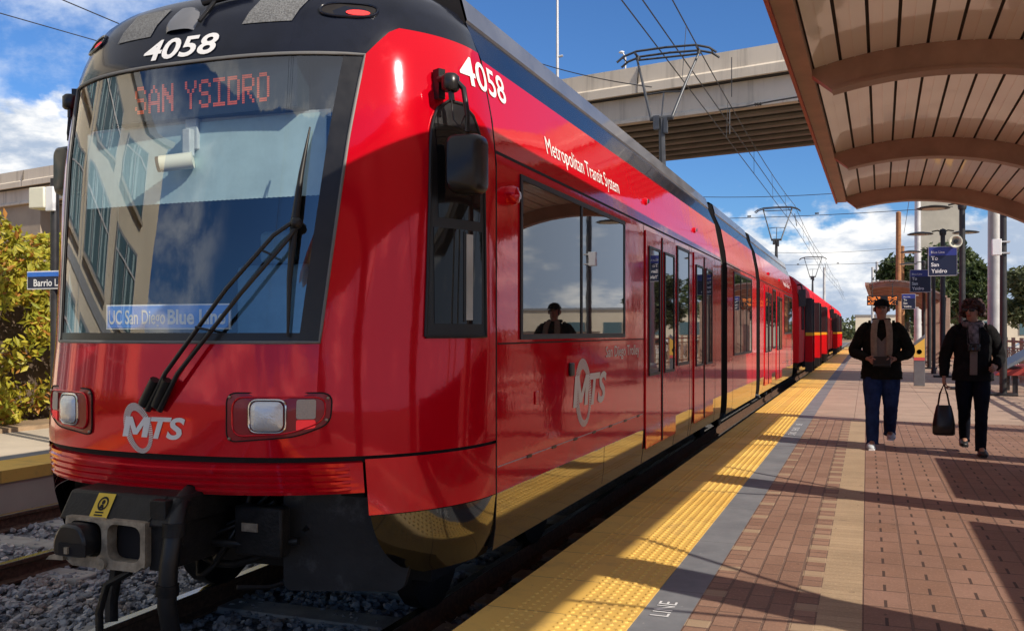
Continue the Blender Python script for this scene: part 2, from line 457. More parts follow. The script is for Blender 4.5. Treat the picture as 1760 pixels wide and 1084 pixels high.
# cumulus hug the horizon; a higher bank to the left of the tracks
leftbank = t.ramp(t.math('MULTIPLY', d[0], -1.), .55, .72)
rearbank = t.ramp(t.math('MULTIPLY', d[1], -1.), .05, .5)
rightbank = t.ramp(d[0], .45, .8)
top = t.math('ADD', t.math('ADD', .135, t.math('MULTIPLY', leftbank, .07)), t.math('ADD', t.math('MULTIPLY', t.ramp(d[2], .42, .62), 1.1), t.math('MULTIPLY', rightbank, .12)))  # cloud cover overhead is added out of view to lift the fill light
hh = t.math('MULTIPLY', t.math('SUBTRACT', d[2], top), 3.2)
cum = t.ramp(t.math('SUBTRACT', dens, hh), .60, .66)
mc = t.node('ShaderNodeMapping'); mc.inputs['Scale'].default_value = (2.2, 5.5, 7.); mc.inputs['Rotation'].default_value = (0, .3, .5)
t.link(gen, mc.inputs[0])
ci = t.ramp(t.math('ADD', t.noise(1.6, 8, mc.outputs[0], .62), t.math('MULTIPLY', t.math('SUBTRACT', t.noise(1.1, 2, gen), .5), .6)), .42, .74)
ci = t.math('MULTIPLY', t.math('MULTIPLY', ci, .95), t.ramp(t.math('MULTIPLY', d[0], -1.), .38, .62))
ms2 = t.node('ShaderNodeMapping'); ms2.inputs['Scale'].default_value = (1, 1, 2.6); ms2.inputs['Location'].default_value = (.1, .5, .03); t.link(gen, ms2.inputs[0])
shade = t.noise(9., 7, ms2.outputs[0], .6)
sh = t.ramp(t.math('ADD', shade, t.math('MULTIPLY', t.math('SUBTRACT', dens, hh), -.25)), .24, .46)
ccol = t.mix(sh, (2.3, 2.8, 3.6), (6.0, 5.9, 5.7))
ccol = t.mix(t.ramp(d[2], .40, .60), ccol, (2.3, 2.35, 2.6))  # brightness of the added overhead cloud
mul = t.node('ShaderNodeMix', data_type='RGBA', blend_type='MULTIPLY'); mul.inputs[0].default_value = 1.; t.link(sky.outputs[0], mul.inputs[6]); mul.inputs[7].default_value = (.265, .435, .655, 1)
skyc = mul.outputs[2]
c1 = t.mix(ci, skyc, (4.6, 4.9, 5.4))
c2 = t.mix(cum, c1, ccol)
below = t.ramp(d[2], -.02, .0)
c3 = t.mix(below, (1.2, 1.1, 1.0), c2)
t.link(c3, bg.inputs[0]); bg.inputs[1].default_value = .135
scene.view_settings.view_transform = 'Standard'; scene.view_settings.look = 'None'; scene.view_settings.gamma = 1
scene.view_settings.exposure = .55
scene.view_settings.use_curve_mapping = False
scene.cycles.max_bounces = 10; scene.cycles.diffuse_bounces = 6; scene.cycles.transparent_max_bounces = 12; scene.cycles.glossy_bounces = 5
scene.cycles.use_denoising = True
try: scene.cycles.denoiser = 'OPENIMAGEDENOISE'
except Exception: pass
scene.cycles.caustics_reflective = False; scene.cycles.caustics_refractive = False
scene.cycles.sample_clamp_indirect = 6

def S(o): return tag(o, kind='structure')
# ---------------------------------------------------------------- ground, tracks
S(MB().box(-900, 900, -300, 1800, -.9, -.52).build('ground', M['dirt']))
S(MB().add([(-7.9,-40,-.44),(-1.8,-40,-.44),(-1.8,170,-.44),(-7.9,170,-.44)], [(0,1,2,3)]).build('track_bed', M['ballastbed']))
rnd = random.Random(3)
base_st = []
for k in range(7):
    m = MB().ball((0,0,0), (1, rnd.uniform(.6,1), rnd.uniform(.5,.8)), 6, 4, .28, rnd)
    base_st.append((m.v, m.f))
mb = MB()
def stones(n, x0, x1, y0, y1, z, s0, s1):
    for _ in range(n):
        v, f = rnd.choice(base_st); s_ = rnd.uniform(s0, s1)
        x, y = rnd.uniform(x0, x1), y0 + (y1-y0)*rnd.random()**1.4
        rm = Euler((rnd.uniform(-.5,.5), rnd.uniform(-.5,.5), rnd.uniform(0,6.3))).to_matrix()
        c = Vector((x, y, z + rnd.uniform(-.012, .02)))
        mb.add([c + rm @ (Vector(p) * s_) for p in v], f)
stones(5200, -5.62, -4.05, 2.4, 9, -.425, .018, .036)
stones(3300, -3.9, -2.5, 2.2, 7, -.43, .018, .034)
stones(900, -2.42, -1.85, 2.2, 6, -.43, .018, .034)
stones(3000, -7.15, -5.75, 5.0, 20, -.425, .02, .038)
stones(900, -7.85, -7.25, 5.0, 20, -.425, .02, .038)
tag(mb.build('ballast', M['stone'], origin=(-4.5, 5, -.44)), 'loose grey crushed stone ballast between the rails', 'gravel', kind='stuff')

def rail(x, label, y0=-30, y1=165):
    root = empty('rail', (x, y0, -.43), label, 'rail', 'rails of the two tracks')
    m = MB()
    prof = [(-.06,-.42),(-.06,-.405),(-.012,-.39),(-.012,-.315),(-.034,-.30),(-.034,-.275),(.034,-.275),(.034,-.30),(.012,-.315),(.012,-.39),(.06,-.405),(.06,-.42)]
    m.prism([(x+a, b) for a, b in prof], lambda u, v, dd: (u, dd, v), y0, y1)
    m.build('rail_web', M['railside'], root)
    MB().box(x-.03, x+.03, y0, y1, -.2755, -.270).build('rail_head', M['railtop'], root)
rail(-3.95, 'shiny rail under the left side of the red trolley')
rail(-2.45, 'rail nearest the platform, under the right side of the red trolley')
rail(-7.20, 'rusty rail of the far track beside the opposite platform wall')
rail(-5.70, 'rusty rail of the far track closer to the red trolley')
sl0 = None
for tr, cx, ys_ in ((0, -6.45, [5.2+.68*k for k in range(22)]), (1, -3.2, [2.3+.68*k for k in range(10)])):
    for y in ys_:
        if sl0 is None:
            sl0 = MB().box(cx-1.2, cx+1.2, y-.12, y+.12, -.60, -.402).build('sleeper', M['sleeper'], bevel=.015)
            s_ = sl0
        else:
            s_ = sl0.copy(); COL.objects.link(s_); s_.location = (cx, y, -.60)
        tag(s_, 'concrete sleeper across the far track beside the opposite platform' if tr == 0 else 'dark shaded sleeper across the track under the red trolley', 'sleeper', 'sleepers of the far track' if tr == 0 else 'sleepers under the trolley')

# ---------------------------------------------------------------- near platform
S(MB().box(-1.75, 4.6, -12, 95, -.9, -.012).build('platform', M['sidewalk']))
def sheet(name, x0, x1, y0, y1, z, m): return S(MB().add([(x0,y0,z),(x1,y0,z),(x1,y1,z),(x0,y1,z)], [(0,1,2,3)]).build(name, m))
YB = 15.3
sheet('grey_band', -1.024, -.795, -12, 95, .0, M['kerbgrey'])
sheet('brick_border', -.795, -.682, -12, YB, 0., M['brickborder'])
sheet('brick_paving', -.682, -.337, -12, YB, 0., M['brick'])
sheet('brick_border', -.337, -.224, -12, YB, 0., M['brickborder2'])
sheet('paver_band', -.224, -.022, -12, YB, 0., M['band'])
sheet('paver_field', -.022, 4.6, -12, YB, 0., M['paver'])
sheet('platform_slabs', -.795, 4.6, YB, 95, 0., M['plaza'])
# yellow tactile strip with truncated domes
m = MB().box(-1.762, -1.024, -12, 95, -.14, .004)
def dome(x, y, r, h):
    n = 8
    a = [(x+r*math.cos(6.2832*k/n), y+r*math.sin(6.2832*k/n), .0035) for k in range(n)]
    b_ = [(x+r*.62*math.cos(6.2832*k/n), y+r*.62*math.sin(6.2832*k/n), .004+h) for k in range(n)]
    m.add(a+b_, [(k, (k+1)%n, n+(k+1)%n, n+k) for k in range(n)] + [tuple(range(n, 2*n))])
y = 3.4
while y < 24:
    for k in range(3): dome(-1.60+.05*k, y, .014, .005)
    for k in range(6): dome(-1.335+.056*k, y, .017, .006)
    y += .061
for x in [-1.60+.05*k for k in range(3)] + [-1.335+.056*k for k in range(6)]:
    m.box(x-.008, x+.008, 24, 95, .003, .008)
S(m.build('tactile_strip', M['yellowtile'], origin=(-1.4, 0, 0)))
def platform_text(y_end):
    # read while facing the train: along +Y, letter tops towards the train
    m = MB()
    for word, back in (('LINE', 0.), ('BEHIND', .56), ('STAND', 1.2)):
        vs, fs, wd = text2d(word, .092, 0.)
        m.add([(-.885 - v, y_end - back - wd + u, .004) for u, v in vs], fs)
    S(m.build('painted_lettering', M['signwhite']))
platform_text(4.66); platform_text(14.35)
# platform edge wall
S(MB().box(-1.75, -1.70, -12, 95, -.52, -.15).build('platform_wall_face', M['girder']))

# ---------------------------------------------------------------- opposite platform
S(MB().box(-11.2, -7.92, -4, 110, -.9, -.01).build('opposite_platform', M['sidewalk']))
S(MB().box(-8.55, -7.90, -4, 110, -.12, .002).build('opposite_tactile_strip', M['yellowtile']))
S(MB().box(-8.80, -8.55, -4, 110, -.12, .001).build('opposite_grey_band', M['kerbgrey']))
S(MB().box(-12.6, -10.9, -4, 60, -.5, .05).build('planting_bed', M['dirt']))

# ---------------------------------------------------------------- foliage
def leaf_cloud(pts, size, rn, nrm_up=.3):
    m = MB()
    for c in pts:
        n = Vector((rn.gauss(0,1), rn.gauss(0,1), rn.gauss(0,1)+nrm_up)).normalized()
        a = n.orthogonal().normalized(); a.rotate(Matrix.Rotation(rn.uniform(0,6.3), 3, n)); b = n.cross(a)
        s_ = size*rn.uniform(.6,1.25); c = Vector(c)
        m.add([c - a*s_, c + b*s_*.45 + n*s_*.12, c + a*s_, c - b*s_*.45 + n*s_*.12], [(0,1,2,3)])
    return m
def blob_pts(rn, blobs, n):
    tot = sum(b[3]*b[4] for b in blobs); out = []
    for x, y, z, r, wt in blobs:
        for _ in range(int(n*r*wt/tot)):
            dv = Vector((rn.gauss(0,1), rn.gauss(0,1), rn.gauss(0,1))).normalized()
            q = r*(rn.uniform(.45,1.)**.6)*rn.uniform(.85,1.12)
            out.append((x+dv.x*q, y+dv.y*q, z+dv.z*q*.85))
    return out
def tree(label, x, y, h, rad, n, leaf, matname, seed, group=None, trunk_r=.16, crown_z=.35):
    rn = random.Random(seed)
    root = empty('tree', (x, y, -.5), label, 'tree', group)
    m = MB().tube([(x,y,-.5),(x+.05*h*.2,y,h*.25),(x-.02*h,y+.1,h*.5),(x,y,h*.8)], [trunk_r, trunk_r*.75, trunk_r*.5, trunk_r*.15], 8)
    blobs = []
    for k in range(13):
        a = rn.uniform(0, 6.3); rr = rad*rn.uniform(.25,.8); zz = h*rn.uniform(crown_z+.08, .9)
        f = 1 - .5*abs((zz/h - .6)/.4)
        bx, by = x+math.cos(a)*rr*f, y+math.sin(a)*rr*f
        blobs.append((bx, by, zz, rad*rn.uniform(.26,.46), 1))
        m.tube([(x, y, h*rn.uniform(.25,.5)), (x+(bx-x)*.5, y+(by-y)*.5, zz-.12*h), (bx,by,zz)], [trunk_r*.4, trunk_r*.25, trunk_r*.08], 5)
    m.build('trunk', M['bark'], root, smooth=60)
    leaf_cloud(blob_pts(rn, blobs, n), leaf, rn).build('crown', M[matname], root)
    return root
# big hedge behind the opposite platform
rn = random.Random(11)
root = empty('hedge', (-11.6, 14, 0), 'tall yellow-green leafy hedge with reddish tips behind the opposite platform', 'hedge')
pts = []
for _ in range(40000):
    y = 8.6 + 13*rn.random()
    top = 2.75 + .30*math.sin(y*1.7) + .22*math.sin(y*4.1+1)
    zz = rn.random()**.8*top
    bulge = .55*math.sin(min(1, zz/top*1.1)*2.6) + .22*math.sin(y*2.9+zz*2.2) + .14*math.sin(zz*5+y*5.3)
    side_ = rn.random()
    if side_ < .72: x = -11.3 + bulge*.85 - abs(rn.gauss(0,.16))
    else: x = -11.3 + bulge*.8 - rn.random()*1.6; zz = top - abs(rn.gauss(0,.15))
    if math.sin(y*3.3+zz*3.1)+math.sin(y*7.1-zz*4.3) < -.95: continue
    pts.append((x, y, max(.04, zz)))
leaf_cloud(pts, .072, rn, .5).build('foliage', M['leaf_hedge'], root)
m = MB()
for k in range(16):
    y = 8.9+.8*k; m.tube([(-11.9,y,0),(-11.8+rn.uniform(-.2,.2),y+.1,1.2),(-11.7,y+rn.uniform(-.4,.4),2.4)], [.05,.04,.015], 6)
m.box(-12.5, -11.75, 8.8, 21.4, .05, 2.35)
m.build('stem', M['bark'], root)

tree('broad dark green tree rising behind the double lamp posts', 7.0, 86, 8.2, 5.0, 9000, .27, 'leaf_dark', 5, 'trees behind the platform', .3)
tree('dark green tree standing left of the broad tree, behind the shelter', 3.4, 92, 8.0, 3.8, 6000, .28, 'leaf_dark', 6, 'trees behind the platform', .28)
tree('grey green round tree behind the fence at the right edge', 8.6, 57, 4.9, 2.2, 6000, .16, 'leaf_mid', 8, 'trees behind the platform', .14, .32)
tree('small leafy tree between the broad tree and the grey column', 6.5, 74, 6.6, 2.8, 5000, .24, 'leaf_dark', 9, 'trees behind the platform', .2)
tree('street tree beyond the fence beside the platform', 9.5, 28, 5.2, 2.4, 4500, .15, 'leaf_mid', 12, 'trees beside the platform', .13, .3)
tree('slender street tree beyond the fence near the lamp posts', 9.2, 16, 4.4, 1.9, 4000, .14, 'leaf_dark', 13, 'trees beside the platform', .12, .3)
tag(leaf_cloud([(rn.uniform(-60, 26), rn.uniform(230, 260), rn.random()**1.6*rn.uniform(1.5, 5.5)) for _ in range(5000)], .9, rn).build('treeline', M['leaf_mid']), 'far low line of trees at the end of the tracks', 'trees', kind='stuff')

# ---------------------------------------------------------------- overpass
P0, P1 = Vector((-39.9, 33.8, 0)), Vector((-2.3, 25.9, 0))
ax = (P1 - P0).normalized(); nr = Vector((-ax.y, ax.x, 0))   # nr points away from the camera
A = P0 - ax*55; L = 160.
def bp(u, v, z): q = A + ax*u + nr*v; return (q.x, q.y, z)
root = empty('overpass', (A + ax*80 + nr*3).to_tuple(), 'long grey concrete road overpass crossing above the trolley and tracks', 'bridge')
MB().prism([(0,8.28),(6.6,8.28),(6.6,8.50),(0,8.50)], lambda u,v,dd: bp(dd,u,v), 0, L).build('deck', M['deckshade'], root)
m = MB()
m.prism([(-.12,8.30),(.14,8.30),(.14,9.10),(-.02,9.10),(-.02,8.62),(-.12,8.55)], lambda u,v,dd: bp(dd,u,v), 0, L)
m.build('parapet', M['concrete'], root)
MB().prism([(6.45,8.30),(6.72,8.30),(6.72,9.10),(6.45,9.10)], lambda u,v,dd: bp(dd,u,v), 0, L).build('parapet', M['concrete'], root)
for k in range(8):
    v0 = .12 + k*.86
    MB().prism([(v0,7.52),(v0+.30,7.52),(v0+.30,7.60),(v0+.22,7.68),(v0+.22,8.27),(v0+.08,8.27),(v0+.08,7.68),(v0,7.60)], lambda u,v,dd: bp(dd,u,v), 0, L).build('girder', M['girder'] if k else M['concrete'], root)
m = MB()
for k in range(34):
    u = 4.6*k+2
    m.prism([(-.128,8.31),(-.121,8.31),(-.121,8.55),(-.025,8.62),(-.025,9.09),(-.032,9.09),(-.032,8.61),(-.128,8.545)], lambda u_,v,dd: bp(dd,u_,v), u, u+.035)
m.build('form_joint', M['girder'], root)
m = MB()
for u in (20, 135):
    for v in (1.2, 5.2):
        q = bp(u, v, 0); m.lathe([(.45,-.5),(.45,7.5)], (q[0], q[1], 0), 16)
m.build('pier', M['concrete'], root, smooth=40)
ub = 60 - 17.0
q0 = A + ax*(55-18) ; 
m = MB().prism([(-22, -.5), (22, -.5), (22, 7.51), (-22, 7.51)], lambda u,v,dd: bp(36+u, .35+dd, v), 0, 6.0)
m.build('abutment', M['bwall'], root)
# slim lamp mast on the bridge
q = W0 = None
def wpt(px, py, zc):
    c, s = math.cos(TH), math.sin(TH); xc = (px-880)/F*zc
    return Vector((xc*c - zc*s, xc*s + zc*c, HCAM + (HY - py)*zc/F))
HY = 570.
q = wpt(958, 133, 30.5)
root = empty('lamp_mast', (q.x, q.y, 9.1), 'slim white mast standing on the overpass parapet', 'mast')
MB().tube([(q.x,q.y,9.05),(q.x,q.y,13.5)], [.055,.035], 8).build('pole', M['galv'], root, smooth=60)
MB().tube([(q.x,q.y,10.35),(q.x+.18,q.y+.02,10.38)], .04, 6).build('bracket', M['galv'], root)
q = wpt(1075, 116, 27.5)
root = empty('bridge_lamp', (q.x, q.y, 9.05), 'short curved lamp arm on the overpass edge behind the raised pantograph', 'lamp')
MB().tube([(q.x,q.y,9.0),(q.x,q.y,9.45),(q.x-.08,q.y,9.6)], .025, 6).build('arm', M['galv'], root)
MB().ball((q.x-.12,q.y,9.62), (.09,.06,.04), 8, 6).build('lamp_head', M['signwhite'], root, smooth=60)

# ---------------------------------------------------------------- building behind the opposite platform (seen mirrored in the windscreen)
root = empty('station_building', (-15.5, 0, -.5), 'beige stucco building with long tinted window bands across the far track', 'building')
MB().box(-24, -14.2, -7.3, 9.0, -.5, 8.6).build('wall', M['buildwall'], root)
MB().box(-24.15, -14.05, -7.45, 9.15, 8.6, 8.95).build('parapet_cap', M['buildtrim'], root)
for z0, z1 in ((.9, 2.5), (3.6, 5.2), (6.2, 7.6)):
    for y0, y1 in ((-5.6,-2.8), (-1.6, 2.2), (3.4, 7.8)):
        fr = MB().box(-14.2, -14.10, y0-.08, y1+.08, z0-.08, z1+.08).build('window', M['buildtrim'], root)
        m = MB()
        n = max(2, int((y1-y0)/1.0))
        for k in range(n):
            a = y0+(y1-y0)*k/n; m.box(-14.12, -14.085, a+.03, y0+(y1-y0)*(k+1)/n-.03, z0, z1)
        m.build('pane', M['buildglass'], fr)
        m = MB()
        for k in range(n*2):
            a = y0+(y1-y0)*(k+.5)/(n*2)
            if (k*7+int(z0*3)) % 3: m.box(-14.083, -14.078, a-.10, a+.12, z0+.04, z1-.04)
        m.build('curtain', M['shade'], fr)
        m = MB()
        for k in range(n+1): m.box(-14.10, -14.03, y0+(y1-y0)*k/n-.03, y0+(y1-y0)*k/n+.03, z0, z1)
        m.box(-14.10, -14.04, y0, y1, z0+(z1-z0)*.68, z0+(z1-z0)*.68+.05)
        m.build('mullion', M['galv'], fr)
        MB().box(-14.2, -13.98, y0-.15, y1+.15, z0-.16, z0-.081).build('sill', M['sidewalk'], fr)

MB().box(-14.2, -14.16, -7.31, 9.0, 2.95, 3.2).build('string_course', M['buildtrim'], root)
MB().tube([(-14.12,2.8,-.5),(-14.12,2.8,8.6)], .06, 8).build('downpipe', M['galv'], root)
def low_hedge(y0, y1, label):
    r_ = empty('hedge', (-12.2, (y0+y1)/2, 0), label, 'hedge'); rr = random.Random(int(y0*7)+90); pp = []
    for _ in range(int(900*(y1-y0))):
        z_ = rr.random()*(1.1+.25*math.sin(rr.uniform(y0, y1)*3)); pp.append((-11.8-.9*rr.random()+.15*math.sin(z_*5), rr.uniform(y0, y1), z_))
    leaf_cloud(pp, .085, rr, .5).build('foliage', M['leaf_hedge'], r_)
    MB().box(-12.6, -12.0, y0+.1, y1-.1, 0, .9).build('stem', M['bark'], r_)
low_hedge(-5.5, 1.2, 'low clipped hedge in front of the beige stucco building')
# ---------------------------------------------------------------- platform shelters
def make_shelter(label):
    root = empty('platform_shelter', (0,0,0), label, 'shelter', 'shelters along the platform')
    CX, CZ, RS = .45, .16, 3.25
    def arc(x, r): return CZ + math.sqrt(r*r - (x-CX)**2)
    a0 = math.asin((-.37-CX)/RS); a1 = math.asin((2.42-CX)/RS)
    def P(a, r): return (CX + r*math.sin(a), CZ + r*math.cos(a))
    nb = 15; Y0, Y1 = -10.75, 7.1
    boards = MB(); beads = MB()
    da = (a1-a0)/nb
    for k in range(nb):
        s0, s1 = a0 + da*k + .0034, a0 + da*(k+1) - .0034
        q = [P(s0, RS), P(s1, RS), P(s1, RS+.03), P(s0, RS+.03)]
        boards.prism(q, lambda u,v,dd: (u,dd,v), Y0, Y1)
        sm = (s0+s1)/2
        q = [P(sm-.0018, RS-.006), P(sm+.0018, RS-.006), P(sm+.0018, RS+.004), P(sm-.0018, RS+.004)]
        beads.prism(q, lambda u,v,dd: (u,dd,v), Y0+.01, Y1-.01)
    boards.build('soffit', M['soffit'], root)
    beads.build('soffit_bead', M['soffit'], root)
    g = [P(a0+(a1-a0)*k/20, RS+.018) for k in range(21)]; h = [P(a0+(a1-a0)*k/20, RS+.028) for k in range(21)]
    MB().prism([*g, *h[::-1]], lambda u,v,dd: (u,dd,v), Y0+.02, Y1-.02).build('soffit_backing', M['groove'], root)
    g = [P(a0+(a1-a0)*k/20, RS+.032) for k in range(21)]; h = [P(a0+(a1-a0)*k/20, RS+.055) for k in range(21)]
    MB().prism([*g, *h[::-1]], lambda u,v,dd: (u,dd,v), Y0-.05, Y1+.05).build('roof_panel', M['roofskin'], root)
    # eaves
    zt = arc(-.43, RS)
    MB().box(-.50, -.375, Y0-.06, Y1+.06, zt-.03, zt+.085).build('eave', M['rib'], root)
    MB().box(-.525, -.501, Y0-.06, Y1+.06, zt-.05, zt+.09).build('eave_trim', M['eave'], root)
    zr = arc(2.42, RS)
    MB().box(2.40, 2.53, Y0-.06, Y1+.06, zr-.035, zr+.06).build('eave_beam', M['rib'], root)
    for k in range(6):
        y = 6.95 - 3.5*k
        ri, ro = RS-.19, RS-.001
        aL = math.asin((-.42-CX)/ro); 
        n = 26; inner = []; outer = []
        for j in range(n+1):
            q = j/n
            outer.append(P(aL + (a1-aL)*q, ro))
            aLi = math.asin((-.24-CX)/ri)
            inner.append(P(aLi + (a1-aLi)*q, ri))
        rib = MB().prism([*inner, *outer[::-1]], lambda u,v,dd: (u,dd,v), y-.07, y+.07).build('rib', M['rib'], root, smooth=30)
        # thin flange under the rib
        fl = [P(math.asin((-.24-CX)/ri) + (a1-math.asin((-.24-CX)/ri))*j/n, ri-.012) for j in range(n+1)]
        MB().prism([*fl, *[(p[0], p[1]+.011) for p in inner[::-1]]], lambda u,v,dd: (u,dd,v), y-.085, y+.085).build('rib_flange', M['rib'], rib, smooth=30)
        post = MB().box(2.28, 2.64, y-.18, y+.18, .0, zr-.04).build('post', M['rib'], root, bevel=.01)
        MB().box(2.22, 2.70, y-.24, y+.24, .0, .04).build('base_plate', M['darkpost'], post)
        for sg in (-1, 1):
            MB().tube([(2.45,y+sg*.17,1.72),(2.45,y+sg*.35,2.0),(2.45,y+sg*.8,zr-.03)], .018, 6).build('brace', M['darkpost'], root, smooth=60)
    return root
ROT = -.0134
sh1 = make_shelter('large brown vaulted shelter with arched ribs curving overhead at top right')
sh1.location = (.0, 7.35, 0); sh1.rotation_euler.z = ROT
sh2 = copy_tree(sh1); sh2.location = (.60, 51.6, 0)
sh2['label'] = 'farther small-looking brown vaulted shelter down the platform behind the man'

# benches under the near shelter: their backs shade the pavers
def bench(x, y0, y1, label, group):
    root = empty('platform_bench', (x, (y0+y1)/2, 0), label, 'bench', group)
    MB().box(x-.03, x+.03, y0, y1, .14, 1.20).build('backrest', M['darkpost'], root, bevel=.01)
    MB().box(x-.48, x-.032, y0, y1, .42, .46).build('seat', M['darkpost'], root, bevel=.01)
    for y in (y0+.2, y1-.2):
        MB().box(x-.42, x-.36, y-.03, y+.03, 0, .419).build('leg', M['darkpost'], root)
        MB().box(x-.028, x+.028, y-.03, y+.03, 0, .139).build('leg', M['darkpost'], root)
bench(2.42, 7.75, 10.35, 'dark solid backed bench under the large shelter, farther one', 'benches under the large shelter')
bench(2.42, 4.1, 6.75, 'dark solid backed bench under the large shelter, nearer one', 'benches under the large shelter')
# ---------------------------------------------------------------- the red trolley
def itp(tb, z):
    if z <= tb[0][0]: return tb[0][1]
    for (a, b), (d_, e) in zip(tb, tb[1:]):
        if z <= d_: return b+(e-b)*(z-a)/(d_-a)
    return tb[-1][1]
Wt = [(.175,1.27),(.30,1.31),(.485,1.325),(2.27,1.325),(2.5,1.30),(2.84,1.235),(3.0,1.17),(3.1,1.1),(3.2,.95),(3.25,.8)]
Yt = [(.2,3.72),(.49,3.62),(.78,3.57),(1.0,3.565),(1.3,3.585),(1.8,3.645),(2.3,3.71),(2.75,3.785),(2.95,3.86),(3.05,3.93),(3.13,4.03),(3.2,4.2),(3.25,4.45)]
Nt = [(.2,2.6),(.8,2.65),(1.3,2.65),(2.0,2.65),(2.5,2.65),(2.75,2.7),(3.2,2.7)]
Mt = [(.2,2.),(.8,2.),(1.3,1.75),(2,1.9),(2.75,2),(3.3,2)]
YSM, XC = 4.67, -3.2
def sy(x, z):
    wd = itp(Wt, z); q = max(0, 1-(abs(x)/wd)**itp(Nt, z))
    return YSM - (YSM-itp(Yt, z))*q**(1/itp(Mt, z))
def sx(y, z):
    if y >= YSM: return itp(Wt, z)
    q = max(0, 1-((YSM-y)/(YSM-itp(Yt, z)))**itp(Mt, z))
    return itp(Wt, z)*q**(1/itp(Nt, z))
def nrm_f(x, z):
    e = .01
    a = Vector((2*e, sy(x+e, z)-sy(x-e, z), 0)); b = Vector((0, sy(x, z+e)-sy(x, z-e), 2*e))
    n = a.cross(b); n.normalize()
    return n if n.y < 0 else -n
def onf(x, z, off=0.):          # point on the front, by offset across and height
    p = Vector((XC+x, sy(x, z), z)); return p + nrm_f(x, z)*off if off else p
def onc(y, z, off=0., sg=1):    # point on the cheek / side, by distance along and height
    e = .01
    x = sx(y, z); a = Vector((sx(y+e, z)-sx(y-e, z), 2*e, 0)); b = Vector((sx(y, z+e)-sx(y, z-e), 0, 2*e))
    n = a.cross(b).normalized()
    if n.x < 0: n = -n
    p = Vector((x, y, z)) + n*off
    return Vector((XC + sg*p.x, p.y, p.z))
def xw(z): return .80 + .11*(z-1.31)/1.4
WB, WT_ = 1.31, 2.71
def zb(x, z0=None):
    a = abs(x); x0 = xw(WT_)
    return WT_ if a <= x0 else (WT_ + .165*min(1, (a-x0)/.10))
YEND = 30.97
car = empty('light_rail_vehicle', (XC, 4.67, 0), 'shiny red three section trolley with curved black nose at the platform edge', 'trolley', 'trolley cars coupled in one train')

def flip_pts(mb, rear):
    if rear: mb.v = [(2*XC-p[0], YEND-p[1], p[2]) for p in mb.v]
    return mb

